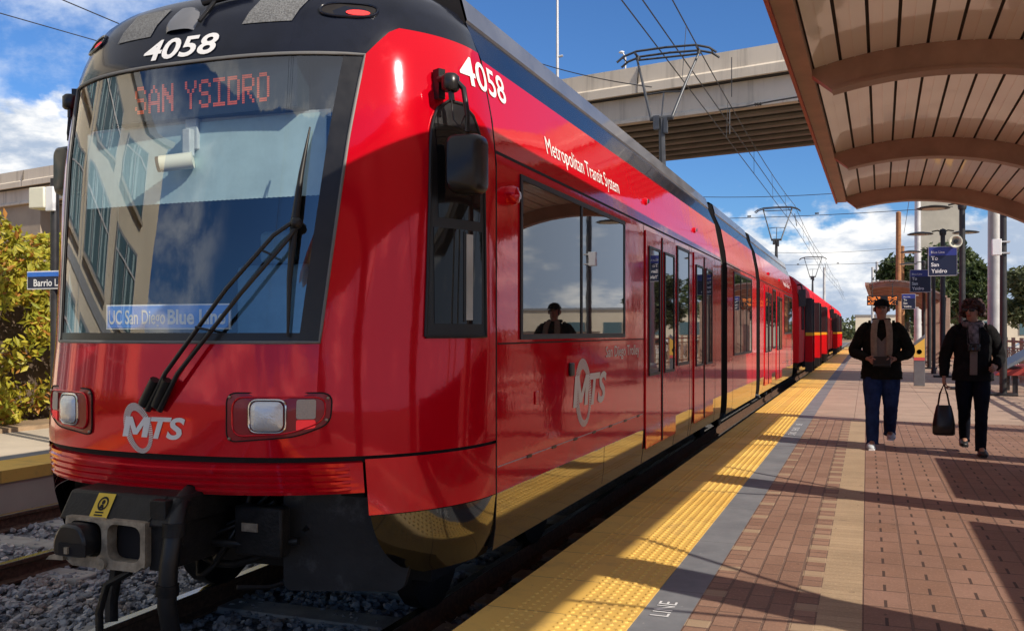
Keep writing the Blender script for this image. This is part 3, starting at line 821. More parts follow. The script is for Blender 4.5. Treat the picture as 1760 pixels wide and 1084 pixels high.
def cheek_cols(sgn, nphi=13):
    return [(k/(nphi-1)) for k in range(nphi)]
def cheek_pt(sgn, a, z, x0, off=0.):
    wd, n_, m_ = itp(Wt, z), itp(Nt, z), itp(Mt, z)
    f0 = math.asin(min(1, (x0/wd)**(n_/2))); f = f0 + (math.pi/2 - f0)*a
    x = wd*math.sin(f)**(2/n_); y = YSM - (YSM-itp(Yt, z))*max(0, math.cos(f))**(2/m_)
    return (XC + sgn*x, y, z)
def cab(rear=False):
    red, navy = M['red'], M['navy']
    # shell: nose panel under the windscreen, cheeks, lower cheek panels
    m = MB()
    zs = [.775+.02*0 + (WB-.775)*k/10 for k in range(11)]
    m.grid([[ (XC+xw(WB)*(j/12-1), sy(xw(WB)*(j/12-1), z), z) for j in range(25)] for z in zs])
    for sg in (-1, 1):
        N = 30; rows = []
        for i in range(N+1):
            row = []
            for k in range(17):
                a = k/16
                z = .775 + (WT_-.775)*i/N
                x0 = xw(max(z, WB))
                p = cheek_pt(sg, a, z, x0)
                zt = zb(abs(p[0]-XC)); z2 = .775 + (zt-.775)*i/N
                row.append(cheek_pt(sg, a, z2, xw(min(WT_, max(z2, WB)))))
            rows.append(row)
        m.grid(rows if sg > 0 else [r_[::-1] for r_ in rows])
    o = flip_pts(m, rear).build('cab_shell', red, car, smooth=35); 
    shell = o
    m = MB()
    for sg in (-1, 1):
        m = MB(); rows = [[cheek_pt(sg, k/16, z, .985) for k in range(17)] for z in [.487+.272*i/6 for i in range(7)]]
        m.grid(rows if sg > 0 else [r_[::-1] for r_ in rows])
        flip_pts(m, rear).build('lower_panel', red, car, smooth=35)
    # bumper with ribs
    prof = [(.595,-.03),(.60,.004),(.613,.006),(.617,.016),(.628,.016),(.632,.004),(.645,.004),(.649,.016),(.660,.016),(.664,.004),(.677,.004),(.681,.016),(.692,.016),(.696,.004),(.709,.004),(.713,.016),(.724,.016),(.728,.004),(.745,.004),(.75,-.03)]
    rows = []
    for z, off in prof:
        row = []
        for j in range(41):
            x = .975*(j/20-1); e = 1 - max(0, min(1, (abs(x)-.88)/.015))
            of = off if (off < .005) else .004 + (off-.004)*e
            row.append(tuple(onf(x, z - .012*(1-abs(x)/.975), of)))
        rows.append(row)
    m = MB().grid(rows)
    flip_pts(m, rear).build('bumper', red, car, smooth=30)
    # dark backing behind the gaps
    m = MB()
    m.grid([[tuple(onf(1.0*(j/20-1), z, -.02)) for j in range(41)] for z in (.74, .80)])
    for sg in (-1, 1):
        rows = [[cheek_pt(sg, k/16, z, .96) for k in range(17)] for z in (.74,.80)]
        rows = [[(p[0]-sg*.015, p[1]+.015, p[2]) for p in r_] for r_ in rows]
        m.grid(rows if sg > 0 else [r_[::-1] for r_ in rows])
    flip_pts(m, rear).build('panel_gap', M['gap'], car)
    # gloss black lower skirt
    for sg in (-1, 1):
        m = MB(); rows = []
        for i in range(9):
            z = .165 + .318*i/8
            x0 = 1.13 - .14*math.sqrt(max(0, 1-(1-i/8)**2))
            rows.append([cheek_pt(sg, k/14, z, min(x0, itp(Wt, z)*.99)) for k in range(15)])
        m.grid(rows if sg > 0 else [r_[::-1] for r_ in rows])
        flip_pts(m, rear).build('skirt', M['skirt'], car, smooth=35)
    # black roof cowl
    N = 16; rows = []
    for i in range(N+1):
        q = i/N; row = []
        def cp(kind, sg, a):
            if kind == 0:
                zl = WT_; z = zl + (3.245-zl)*q
                x = a*xw(WT_)*min(1, itp(Wt, z)/1.24)
                return (XC+x, sy(x, z), z)
            p = cheek_pt(sg, a, WT_, xw(WT_)); zl = zb(abs(p[0]-XC)+.0)
            z = zl + (3.245-zl)*q
            return cheek_pt(sg, a, z, xw(WT_)*min(1, itp(Wt, z)/1.24))
        row += [cp(1, -1, k/10) for k in range(10, 0, -1)]
        row += [cp(0, 0, j/10-1) for j in range(21)]
        row += [cp(1, 1, k/10) for k in range(1, 11)]
        rows.append(row)
    m = MB().grid(rows)
    # closing roof sheet
    last = rows[-1]; c0 = (XC, 4.67, 3.25); 
    m.add(last + [c0], [(k, k+1, len(last)) for k in range(len(last)-1)])
    cowl = flip_pts(m, rear).build('roof_cowl', navy, car, smooth=40)
    return shell, cowl
shell, cowl = cab(False)
cab(True)

# windscreen
m = MB()
NZ, NX = 24, 28
def wsp(i, j, off=0.):
    z = WB+.008 + (WT_-WB-.016)*i/NZ; x = (xw(z)-.008)*(2*j/NX-1)
    return tuple(onf(x, z, off))
m.grid([[wsp(i, j, -.006) for j in range(NX+1)] for i in range(NZ+1)])
ws = m.build('windscreen', M['glass'], car, smooth=60)
mr = MB(); mr.v = list(m.v); mr.f = list(m.f); flip_pts(mr, True).build('windscreen', M['sideglass'], car, smooth=60)
# black printed border + seal
m = MB()
def band(f0, f1, i0=0, i1=NZ):
    m.grid([[tuple(onf(f0(WB+.004+(WT_-WB-.008)*i/NZ), WB+.004+(WT_-WB-.008)*i/NZ, -.003)), tuple(onf(f1(WB+.004+(WT_-WB-.008)*i/NZ), WB+.004+(WT_-WB-.008)*i/NZ, -.003))] for i in range(i0, i1+1)])
band(lambda z: xw(z)-.085, lambda z: xw(z)-.001)
band(lambda z: -xw(z)+.001, lambda z: -xw(z)+.03)
for z0, z1 in ((WB+.003, WB+.045),):
    m.grid([[tuple(onf((xw(z)-.002)*(2*j/NX-1), z, -.003)) for j in range(NX+1)] for z in (z0, z1)])
m.build('windscreen_border', M['blackplastic'], ws, smooth=60)
m = MB()
ring = [tuple(onf((xw(WB))*(2*j/NX-1), WB, .0)) for j in range(NX+1)] + [tuple(onf(xw(WB+(WT_-WB)*i/NZ), WB+(WT_-WB)*i/NZ, .0)) for i in range(1, NZ+1)] + \
       [tuple(onf(xw(WT_)*(1-2*j/NX), WT_, .0)) for j in range(1, NX+1)] + [tuple(onf(-xw(WT_-(WT_-WB)*i/NZ), WT_-(WT_-WB)*i/NZ, .0)) for i in range(1, NZ)]
m.tube(ring + [ring[0]], .0085, 6, caps=False)
m.build('seal', M['seal'], ws, smooth=60)

# cab interior
m = MB()
m.box(XC-1.1, XC+1.1, 5.05, 5.10, .7, 2.85)                      # back partition
m.box(XC-.9, XC+.9, 4.25, 5.05, 2.82, 2.85)                     # ceiling
m.box(XC-.95, XC+.95, 4.15, 5.05, .7, .74)                      # floor
m.build('cab_partition', M['cabin'], car)
m = MB()
m.prism([(-.72,3.86),(-.55,3.76),(0,3.66),(.55,3.76),(.76,3.88),(.95,4.35),(-.95,4.35)], lambda u,v,dd: (XC+u, v, dd), 1.18, 1.275)
m.build('dashboard', M['cabin'], car)
m = MB()
for x0, x1, z1 in ((.18,.34,2.25),(.62,.72,2.2),(-.25,-.18,2.3)):
    m.box(XC+x0, XC+x1, 5.02, 5.045, 1.1, z1)
m.box(XC-.62, XC-.45, 4.98, 5.045, 1.2, 2.3)
m.build('cab_door_frame', M['cabinlt'], car)
m = MB().box(XC-.28, XC+.22, 4.55, 4.72, 1.1, 1.75); m.box(XC-.25, XC+.2, 4.3, 4.6, .95, 1.1); m.box(XC-.14, XC+.08, 4.58, 4.68, 1.76, 1.95)
m.build('driver_seat', M['cabin'], car, bevel=.03)
for sg in (-1, 1):
    m = MB(); rows = [[(p[0]-sg*.03, p[1]+.02, p[2]) for p in [cheek_pt(sg, k/10, z, xw(max(z, WB))+.01) for k in range(11)]] for z in [.8+.19*i for i in range(11)]]
    m.grid(rows); m.build('cab_lining', M['cabin'], car, smooth=60)
# sunshade with scalloped lower edge
rows = []
for i in range(2):
    rows.append([])
NXS = 110
topz, botz = 2.44, 2.03
m = MB()
up = [(XC-.80+1.52*j/NXS, 3.97-.05*math.cos((j/NXS-.5)*2.2), topz) for j in range(NXS+1)]
lo = [(XC-.80+1.52*j/NXS, 3.965-.05*math.cos((j/NXS-.5)*2.2)-.006*(j % 2), botz+.002*(j % 2)) for j in range(NXS+1)]
m.grid([lo, up]); m.build('sunshade', M['shade'], car, smooth=60)
MB().tube([(XC-.80,3.99,2.45),(XC+.0,3.945,2.455),(XC+.74,4.0,2.45)], .017, 8).build('sunshade_rail', M['cabinlt'], car, smooth=60)
MB().box(XC+.45, XC+.74, 3.955, 4.0, 2.42, 2.455).build('sunshade_box', M['cabinlt'], car)
# camera on the windscreen
cm = MB().box(XC-.10, XC-.02, 3.90, 3.93, 2.30, 2.46).box(XC-.085, XC-.035, 3.86, 3.90, 2.26, 2.40).build('cab_camera', M['cabinlt'], car, bevel=.006)
MB().tube([(XC-.17,3.80,2.215),(XC-.03,3.88,2.24)], .042, 14).build('camera_tube', M['cream'], cm, smooth=50)
MB().tube([(XC-.185,3.791,2.212),(XC-.172,3.799,2.2148)], .040, 14).build('camera_lens', M['blackplastic'], cm, smooth=50)

# destination sign
ds = MB().box(XC-.56, XC+.60, 3.875, 3.98, 2.46, 2.70).build('destination_sign', M['ledoff'], car)
MB().box(XC-.80, XC+.80, 3.985, 4.03, 2.46, 2.84).build('sign_cover', M['blackplastic'], ds)
FONT = {'S': ("01110","10001","10000","01110","00001","10001","01110"), 'A': ("00100","01010","10001","10001","11111","10001","10001"),
        'N': ("10001","11001","11101","10111","10011","10001","10001"), 'Y': ("10001","10001","01010","00100","00100","00100","00100"),
        'I': ("11111","00100","00100","00100","00100","00100","11111"), 'D': ("11110","10001","10001","10001","10001","10001","11110"),
        'R': ("11110","10001","10001","11110","10100","10010","10001"), 'O': ("01110","10001","10001","10001","10001","10001","01110"), ' ': ("000",)*7}
def led_text(s, x0, x1, z0, z1, f, dd):
    """each font cell becomes 2 x 2 lamps"""
    cols = []
    for ch in s:
        g = FONT[ch]; wdt = len(g[0])
        for k in range(wdt): cols.append([g[r_][k] == '1' for r_ in range(7)])
        cols.append([False]*7)
    cols = cols[:-1]; m = MB(); cw = (x1-x0)/len(cols); ch_ = (z1-z0)/7
    for k, c_ in enumerate(cols):
        for r_ in range(7):
            if not c_[r_]: continue
            for a in (0, 1):
                for b in (0, 1):
                    u = x0+(k+.27+.5*a)*cw; v = z1-(r_+.27+.5*b)*ch_
                    hu, hv = cw*.19, ch_*.19
                    n = len(m.v)
                    m.add([f(u-hu, v-hv), f(u+hu, v-hv), f(u+hu, v+hv), f(u-hu, v+hv)], [(0,1,2,3)])
    return m
led_text('SAN YSIDRO', -.40, .44, 2.50, 2.645, lambda u, v: (XC+u, 3.872, v), 0).build('sign_lamps', M['led'], ds)
# route board inside the windscreen
rb = MB().obox((XC-.07, 3.735, 1.435), (.77, .008, .125), (0,0,0)).build('route_board', M['signwhite'], car)
MB().box(XC-.445, XC+.305, 3.7285, 3.7305, 1.380, 1.490).build('route_board_face', M['bluesign'], rb)
put_text('lettering', 'UC San Diego', .07, lambda u, v: (XC-.435+u, 3.727, 1.40+v), M['signwhite'], rb, width=.36, bold=.014)
put_text('lettering', 'Blue Line', .07, lambda u, v: (XC-.06+u, 3.727, 1.40+v), M['signwhite'], rb, width=.35, bold=.03)

# fleet number on the cowl
def cowlf(u, v): return tuple(onf(u-.028, 2.742+v+.0*u, .006))
put_text('fleet_number', '4058', .108, lambda u, v: cowlf(-.245+u, v), M['white'], car, width=.46, bold=.022, shear=.12)
# textured grip patches on the cowl
M['grip'] = mat('grey_grip_tape', (.16,.165,.17), .9, var=.5, vscale=120, bump=.5, bscale=200)
for x0, x1 in ((-.52,-.27), (.30,.56)):
    m = MB(); rows = []
    for i in range(6):
        z = 2.885 + .165*i/5
        rows.append([tuple(onf(x0+(x1-x0)*j/6+.06*(i/5), z, .004)) for j in range(7)])
    m.grid(rows).build('grip_patch', M['grip'], car, smooth=60)
# central hatch
m = MB(); rows = []
for i in range(7):
    z = 2.89+.13*i/6; hw = .10*math.sqrt(max(.02, 1-((i-2.2)/4.6)**2))
    rows.append([tuple(onf(-.08+hw*(j/4-1), z, .02*(1-abs(j/4-1)**4))) for j in range(9)])
m.grid(rows).build('roof_hatch', M['fairing'], car, smooth=60)
m = MB(); m.tube([onf(.05, 2.92, .02), onf(.10, 3.06, .03)], .012, 6); m.tube([onf(.02, 3.03, .03), onf(.26, 3.07, .03)], .022, 6)
m.build('hatch_hinge', M['blackplastic'], car, smooth=60)
# oval marker recess on the cowl corner
for sg in (1, -1):
    rows = []
    mo = MB(); cx, cz = .80*sg, 2.95
    ring = [tuple(onf(cx+.12*math.copysign(abs(math.cos(a))**.7, math.cos(a)), cz+.040*math.copysign(abs(math.sin(a))**.8, math.sin(a))+0., .004)) for a in [6.2832*k/24 for k in range(24)]]
    mo.tube(ring+[ring[0]], .008, 6, caps=False)
    ov = mo.build('marker_recess', M['navy'], car, smooth=60)
    mo = MB().add([tuple(Vector(p)+Vector((0,.004,0))*0) for p in [tuple(onf(cx+.115*math.copysign(abs(math.cos(a))**.7, math.cos(a)), cz+.036*math.copysign(abs(math.sin(a))**.8, math.sin(a)), .003)) for a in [6.2832*k/24 for k in range(24)]]], [tuple(range(24))])
    mo.build('recess_floor', M['gap'], ov)
    mo = MB().add([tuple(onf(cx+.045+.05*math.cos(a), cz-.014+.015*math.sin(a), .0045)) for a in [6.2832*k/16 for k in range(16)]], [tuple(range(16))])
    mo.build('marker_lamp', M['redlens'], ov)

# headlight housings
def front_poly(pts, off): return [tuple(onf(x, z, off)) for x, z in pts]
def rounded(poly, r, n=5):
    out = []
    N = len(poly)
    for i in range(N):
        p0, p1, p2 = Vector(poly[i-1]), Vector(poly[i]), Vector(poly[(i+1) % N])
        a = (p0-p1).normalized(); b = (p2-p1).normalized(); rr = min(r, (p0-p1).length*.45, (p2-p1).length*.45)
        for k in range(n+1):
            q = k/n; s_ = p1 + a*rr*(1-q)**2 + b*rr*q**2
            out.append((s_.x, s_.y))
    return out
def patch(poly, off, mname, name, parent, n=8, rim=None):
    """poly on the front surface, filled as a fan following the curve"""
    cx = sum(p[0] for p in poly)/len(poly); cz = sum(p[1] for p in poly)/len(poly)
    rings = []
    for k in range(n+1):
        q = k/n
        rings.append([tuple(onf(cx+(x-cx)*q*1., cz+(z-cz)*q, off)) for x, z in poly] if k else [tuple(onf(cx+(x-cx)*.001, cz+(z-cz)*.001, off)) for x, z in poly])
    m = MB().loft(rings, caps=False)
    return m.build(name, M[mname], parent, smooth=60)
for sg in (1, -1):
    X = lambda poly: [(sg*x, z) for x, z in (poly if sg > 0 else poly[::-1])]
    house = X(rounded([(.405,.845),(.72,.872),(.858,.93),(.862,1.075),(.405,1.075)], .05))
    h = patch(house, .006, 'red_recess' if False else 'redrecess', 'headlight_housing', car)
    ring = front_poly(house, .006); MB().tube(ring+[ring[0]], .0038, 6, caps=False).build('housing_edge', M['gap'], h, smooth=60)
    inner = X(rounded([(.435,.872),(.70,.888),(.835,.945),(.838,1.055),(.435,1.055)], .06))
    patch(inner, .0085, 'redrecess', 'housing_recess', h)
    ring = front_poly(inner, .010); MB().tube(ring+[ring[0]], .005, 6, caps=False).build('recess_lip', M['red'], h, smooth=60)
    lamp = X(rounded([(.525,.90),(.668,.90),(.668,1.035),(.525,1.035)], .035))
    bz = front_poly(X(rounded([(.515,.892),(.678,.892),(.678,1.043),(.515,1.043)], .04)), .010)
    MB().tube(bz+[bz[0]], .007, 6, caps=False).build('lamp_bezel', M['reflector'], h, smooth=60)
    # domed lens
    cx = sum(p[0] for p in lamp)/len(lamp); cz = sum(p[1] for p in lamp)/len(lamp); rings = []
    for k in range(7):
        q = max(.001, k/6); rings.append([tuple(onf(cx+(x-cx)*q, cz+(z-cz)*q, .012+.026*math.sqrt(max(0, 1-q*q*.98)))) for x, z in lamp])
    MB().loft(rings, caps=False).build('headlight', M['lens'], h, smooth=60)
    mk = X(rounded([(.722,.955),(.80,.955),(.80,1.045),(.722,1.045)], .012)); patch(mk, .013, 'amberlens', 'marker_light', h)
    mk = X(rounded([(.722,.90),(.80,.915),(.80,.951),(.722,.951)], .010)); patch(mk, .013, 'redlens', 'tail_light', h)
    m = MB()
    for x, z in ((.420,1.055),(.420,.862),(.845,1.05),(.842,.95)): m.ball(tuple(onf(sg*x, z, .010)), .008, 8, 6)
    m.build('screw', M['steel'], h, smooth=60)
# operator logo on the nose: swoosh ring of fine rays + lettering
def logo(f, parent, h, ringmat, textmat, ring_c, ra, rb, tilt, tx, tz, twidth, th, shear):
    m = MB(); N = 76; ct, st = math.cos(tilt), math.sin(tilt)
    for k in range(N):
        a0, a1 = 6.2832*k/N, 6.2832*(k+.68)/N
        tk = .40+.12*math.cos(a0*1-2.0)
        q = []
        for a, s_ in ((a0,1.),(a1,1.),(a1,1-tk),(a0,1-tk)):
            u, v = ra*math.cos(a)*s_, rb*math.sin(a)*(s_ if s_ == 1 else 1-tk*.62)
            q.append(f(ring_c[0]+u*ct-v*st, ring_c[1]+u*st+v*ct, .002))
        m.add(q, [(0,1,2,3)])
    m.build('logo_ring', M[ringmat], parent)
    mw = twidth*.40
    mo = [(0,0),(0,1),(.27,1),(.5,.42),(.73,1),(1,1),(1,0),(.77,0),(.77,.60),(.59,.12),(.41,.12),(.23,.60),(.23,0)][::-1]
    vs = [(u*mw + v*th*shear*.9, v*th) for u, v in mo]
    tv, tf, tw = text2d('TS', th, .03, 1., shear); k = twidth*.53/tw
    m = MB().add([f(tx+u, tz+v, .0035) for u, v in vs], [tuple(range(len(vs)))])
    m.add([f(tx+mw+twidth*.045+th*shear*.15+u*k, tz+v, .0035) for u, v in tv], tf)
    m.build('logo_lettering', M[textmat], parent)
logo(lambda u, v, o_: tuple(onf(u, v, o_)), car, 0, 'silver', 'white', (-.098,.895), .084, .126, .36, -.195, .852, .385, .098, .28)

# wipers
pv = onf(.675, 1.86, .05)
m = MB(); b0 = onf(.02, 1.02, .03); 
m.tube([onf(-.02, .985, .02), onf(.10, 1.16, .05), onf(.40, 1.55, .065), onf(.60, 1.80, .07), onf(.672, 1.862, .06)], [.016,.011,.010,.010,.010], 8)
m.tube([onf(.05, .985, .02), onf(.17, 1.16, .05), onf(.47, 1.53, .065), onf(.66, 1.78, .07), onf(.69, 1.84, .06)], [.016,.011,.010,.010,.010], 8)
m.tube([onf(.26, 1.375, .062), onf(.335, 1.36, .062)], .006, 6); m.tube([onf(.545, 1.735, .068), onf(.60, 1.71, .068)], .006, 6)
wp = m.build('wiper', M['blackplastic'], ws, smooth=60) if False else m.build('wiper', M['blackplastic'], car, smooth=60)
m = MB(); m.tube([onf(-.045, 1.01, .015), onf(.04, 1.13, .045)], [.03,.024], 8); m.tube([onf(.03, 1.005, .015), onf(.11, 1.13, .045)], [.03,.024], 8)
m.build('wiper_boot', M['rubber'], wp, smooth=60)
m = MB(); m.tube([onf(.675, 1.335, .03), onf(.672, 1.60, .045), onf(.680, 1.86, .045), onf(.695, 2.1, .04), onf(.715, 2.33, .02)], [.006,.013,.02,.013,.004], 8)
m.ball(tuple(onf(.69, 1.86, .06)), .03, 8, 6)
m.build('wiper_blade', M['rubber'], wp, smooth=60)

# cab side windows on the cheeks
for sg in (1, -1):
    def cp(y, z, off): return tuple(onc(y, z, off, sg))
    zs = [1.335+(2.53-1.335)*i/24 for i in range(25)]
    m = MB(); rows = []
    for z in zs:
        q = (z-1.335)/1.195
        ya = 4.135 + .05*q; yb = 4.545 - .03*q
        if z > 2.25:
            r_ = min(1, (z-2.25)/.28); sh_ = 1-math.sqrt(max(0, 1-r_*r_)); ya += sh_*.12; yb -= sh_*.12
        rows.append([cp(ya+(yb-ya)*k/8, z, .007) for k in range(9)])
    m.grid(rows if sg > 0 else [r_[::-1] for r_ in rows])
    cwin = m.build('cab_window', M['blackplastic'], car, smooth=60)
    ring = rows[0] + [r_[-1] for r_ in rows[1:]] + rows[-1][::-1][1:] + [r_[0] for r_ in rows[::-1][1:]]
    MB().tube(ring, .009, 6, caps=False).build('seal', M['rubber'], cwin, smooth=60)
    for z0, z1, ya, yb in ((1.40,1.88,4.18,4.50), (1.93,2.40,4.205,4.485)):
        m = MB(); r2 = [[cp(ya+(yb-ya)*k/6, z0+(z1-z0)*i/6, .0095) for k in range(7)] for i in range(7)]
        m.grid(r2 if sg > 0 else [r_[::-1] for r_ in r2]).build('pane', M['cabglass'], cwin, smooth=60)
    m = MB(); r2 = [[cp(4.355+.015*k, 1.41+.46*i/4, .0115) for k in range(2)] for i in range(5)]
    m.grid(r2 if sg > 0 else [r_[::-1] for r_ in r2]).build('window_divider', M['blackplastic'], cwin)
    m = MB(); r2 = [[cp(4.375+.05*k, 1.42+.44*i/4, .0105) for k in range(2)] for i in range(5)]
    m.grid(r2 if sg > 0 else [r_[::-1] for r_ in r2]).build('sliding_frame', M['cabinlt'] if False else M['cream'] if False else M['cabinlt'], cwin)
    # mirror on a bracket
    b = onc(4.26, 2.60, 0, sg); px_k = .82 if sg > 0 else .10; o_ = lambda dx, dy, dz: (b.x+sg*dx*px_k, b.y+dy, b.z+dz-(.035 if dz < -.1 else 0)+(.0 if sg > 0 else .12))
    mr = MB()
    mr.obox(o_(.02,-.02,.0), (.05,.04,.15), (0,0,-sg*.5))
    mr.tube([o_(.03,-.03,.02), o_(.12,-.06,.02)], .022, 8)
    mr.lathe([(.035,-.05),(.045,-.04),(.045,.02),(.03,.035)], o_(.12,-.06,0), 12)
    mr.tube([o_(.12,-.06,-.04), o_(.13,-.06,-.10)], .016, 8)
    mr.tube([o_(.13,-.06,.02), o_(.20,-.05,-.04), o_(.225,-.05,-.13), o_(.225,-.05,-.22)], .014, 8)
    mirror = mr.build('mirror', M['blackplastic'], car, smooth=45)
    MB().tube([o_(.13,-.07,-.08), o_(.15,-.08,-.16), o_(.19,-.075,-.20), o_(.215,-.06,-.14)], .004, 6).build('mirror_cable', M['rubber'], mirror, smooth=60)
    c_ = o_(.225,-.05,-.38)
    rings = []
    for dy, sc in ((-.075,.80),(-.06,.93),(-.02,1.),(.04,1.),(.055,.96)):
        pl = rounded([(-.086,-.145),(.086,-.145),(.086,.145),(-.086,.145)], .045)
        rings.append([(c_[0]+u*sc, c_[1]+dy+.18*sg*u, c_[2]+v*sc) for u, v in pl])
    MB().loft(rings).build('mirror_head', M['blackplastic'], mirror, smooth=45)

# ------------------------------------------------ body sections
def soff(z): return itp([(.175,1.30),(.30,1.318),(.485,1.325),(2.27,1.325),(2.5,1.30),(2.84,1.235),(3.0,1.165),(3.06,1.14)], z)
def sweep(name, prof, y0, y1, m_, both=True):
    for sg in ((1, -1) if both else (1,)):
        m = MB(); a = [[(XC+sg*x, y, z) for y in (y0, y1)] for x, z in prof]
        m.grid([[r_[1], r_[0]] for r_ in a] if sg < 0 else a)
        m.build(name, m_, car, smooth=40)
redp = [(soff(z), z) for z in (.485,.63,.80,1.0,1.3,1.8,2.27,2.35,2.42,2.5,2.6,2.72,2.84)]
skp = [(soff(z), z) for z in (.175,.22,.30,.40,.485)]
navp = [(soff(z), z) for z in (2.84,2.90,2.96,3.0,3.06)]
fap = [(1.14,3.055),(1.15,3.07),(1.115,3.20),(1.06,3.235),(.90,3.25)]
sections = [('body', 4.685, 13.0), ('body', 13.6, 17.37), ('body', 17.97, 26.285)]
for nm, y0, y1 in sections:
    sweep('body_side', redp, y0, y1, M['red_flat'])
    sweep('body_skirt', skp, y0, y1, M['skirt'])
    sweep('roof_band', navp, y0, y1, M['navy'])
    f0 = y0 - .0 if y0 > 5 else y0
    MB().grid([[(XC+x, y, z) for y in (y0, y1)] for x, z in fap[:] + [(-x, z) for x, z in fap[::-1]]]).build('roof_fairing', M['fairing'], car, smooth=40)
    e = MB()
    pr = [(soff(z), z) for z in (.19,.3,.485,1.3,2.27,2.5,2.84,3.06)] + [(1.1,3.2),(.9,3.245)]
    pl = pr + [(-x, z) for x, z in pr[::-1]]
    for y in (y0+.005, y1-.005): MB().add([(XC+x*.998, y, z) for x, z in pl], [tuple(range(len(pl)))]).build('section_bulkhead', M['gap'], car)
for y0, y1 in ((13.005, 13.595), (17.375, 17.965)):
    m = MB(); n = 7
    rows = []
    for k in range(2*n+1):
        ins = .05 + (.05 if k % 2 else 0); y = y0+(y1-y0)*k/(2*n)
        pr = [(1.28-ins, .2), (1.30-ins, .5), (1.31-ins, 2.3), (1.2-ins, 2.9), (1.1-ins, 3.1)]
        rows.append([(XC+x, y, z) for x, z in pr] + [(XC-x, y, z) for x, z in pr[::-1]])
    m.loft(rows, caps=True).build('bellows', M['rubber'], car)
# panel seams
m = MB()
def seam(y, z0, z1, wd=.012):
    zz = [z for z in (.18,.30,.485,.9,1.3,2.27,2.5,2.84) if z0 < z < z1]
    zz = [z0] + zz + [z1]
    for sg in (1, -1):
        a = [[(XC+sg*(soff(z)+.0015), yy, z) for yy in (y-wd/2, y+wd/2)] for z in zz]
        m.grid(a if sg > 0 else [[r_[1], r_[0]] for r_ in a])
def mirY(y): return YEND - y
for y in (4.68, 8.24, 9.70, 10.55, 10.70, 12.45):
    for yy in (y, mirY(y)): seam(yy, .18, 2.84 if y == 4.68 else 2.34)
seam(14.2, .18, 2.3); seam(16.7, .18, 2.3); seam(6.9, .2, .49, .006); seam(mirY(6.9), .2, .49, .006)
def hseam(y0, y1, z, h=.012):
    for sg in (1, -1):
        a = [[(XC+sg*(soff(zz)+.0015), yy, zz) for yy in (y0, y1)] for zz in (z-h/2, z+h/2)]
        m.grid(a if sg > 0 else [[r_[1], r_[0]] for r_ in a])
for y0, y1 in ((4.7, 8.24), (mirY(8.24), mirY(4.7))):
    hseam(y0, y1, 1.295, .008)
for y0, y1 in ((4.69, 12.99), (13.6, 17.36), (17.98, 26.28)): hseam(y0, y1, 2.335, .018)
m.build('panel_seam', M['gap'], car)
M['railtrim'] = mat('pale_trim_line', (.45,.35,.42), .3)
# drip rail with clips along the lower edge
m = MB()
for y0, y1 in ((4.7, 8.2), (mirY(8.2), mirY(4.7))):
    for sg in (1, -1): MB().box(XC+sg*1.3262-.0012, XC+sg*1.3262+.0012, y0, y1, .624, .630).build('trim_line', M['railtrim'], car)
m = MB()
for k in range(7):
    for yy in (5.2+.47*k, mirY(5.2+.47*k)):
        for sg in (1, -1): m.box(XC+sg*1.3275-.0025, XC+sg*1.3275+.0025, yy-.04, yy+.04, .615, .632)
m.build('trim_clip', M['blackplastic'], car)

def swin(y0, y1, z0, z1, mull=(), sg=1, name='window'):
    X0 = XC + sg*1.325
    m = MB(); fw = .032
    def bx(a, b, c_, d_, p0, p1): m.box(min(X0+sg*p0, X0+sg*p1), max(X0+sg*p0, X0+sg*p1), a, b, c_, d_)
    bx(y0, y1, z0, z0+fw, .001, .011); bx(y0, y1, z1-fw, z1, .001, .011)
    bx(y0, y0+fw, z0+fw, z1-fw, .001, .011); bx(y1-fw, y1, z0+fw, z1-fw, .001, .011)
    for q in mull: bx(q-.016, q+.016, z0+fw, z1-fw, .001, .011)
    fr = m.build(name, M['rubber'], car)
    m = MB(); m.box(min(X0+sg*.0015, X0+sg*.005), max(X0+sg*.0015, X0+sg*.005), y0+fw+.001, y1-fw-.001, z0+fw+.001, z1-fw-.001)
    m.build('pane', M['sideglass'], fr)
def door(yc, sg):
    """double leaf sliding door"""
    X0 = XC + sg*1.325
    for s_ in (-1, 1):
        a, b = (yc-.70, yc-.006) if s_ < 0 else (yc+.006, yc+.70)
        m = MB(); m.box(min(X0+sg*.001, X0+sg*.012), max(X0+sg*.001, X0+sg*.012), a, b, .30, 2.28)
        lf = m.build('door', M['red_flat'], car, bevel=.004)
        m = MB(); m.box(min(X0+sg*.0125, X0+sg*.016), max(X0+sg*.0125, X0+sg*.016), a+.13, b-.13, .98, 2.12)
        m.build('door_pane', M['sideglass'], lf)
        m = MB()
        for q0, q1 in ((a+.105, a+.129), (b-.129, b-.105)):
            m.box(min(X0+sg*.0125, X0+sg*.024), max(X0+sg*.0125, X0+sg*.024), q0, q1, .955, 2.145)
        m.box(min(X0+sg*.0125, X0+sg*.024), max(X0+sg*.0125, X0+sg*.024), a+.13, b-.13, .955, .979); m.box(min(X0+sg*.0125, X0+sg*.024), max(X0+sg*.0125, X0+sg*.024), a+.13, b-.13, 2.121, 2.145)
        q = b-.012 if s_ < 0 else a
        m.box(min(X0+sg*.0125, X0+sg*.02), max(X0+sg*.0125, X0+sg*.02), q, q+.012, .31, 2.27)
        m.build('door_gasket', M['rubber'], lf)
for sg in (1, -1):
    for rear in (0, 1):
        T = (lambda y: mirY(y)) if rear else (lambda y: y)
        def W2(a, b): return (min(T(a), T(b)), max(T(a), T(b)))
        a, b = W2(5.04, 7.52); swin(a, b, 1.315, 2.27, (T(6.27),), sg)
        a, b = W2(9.80, 10.50); swin(a, b, 1.0, 2.27, (), sg)
        door(T(8.98), sg); door(T(11.5), sg)
    swin(14.3, 16.6, 1.0, 2.27, (15.1, 15.9), sg)

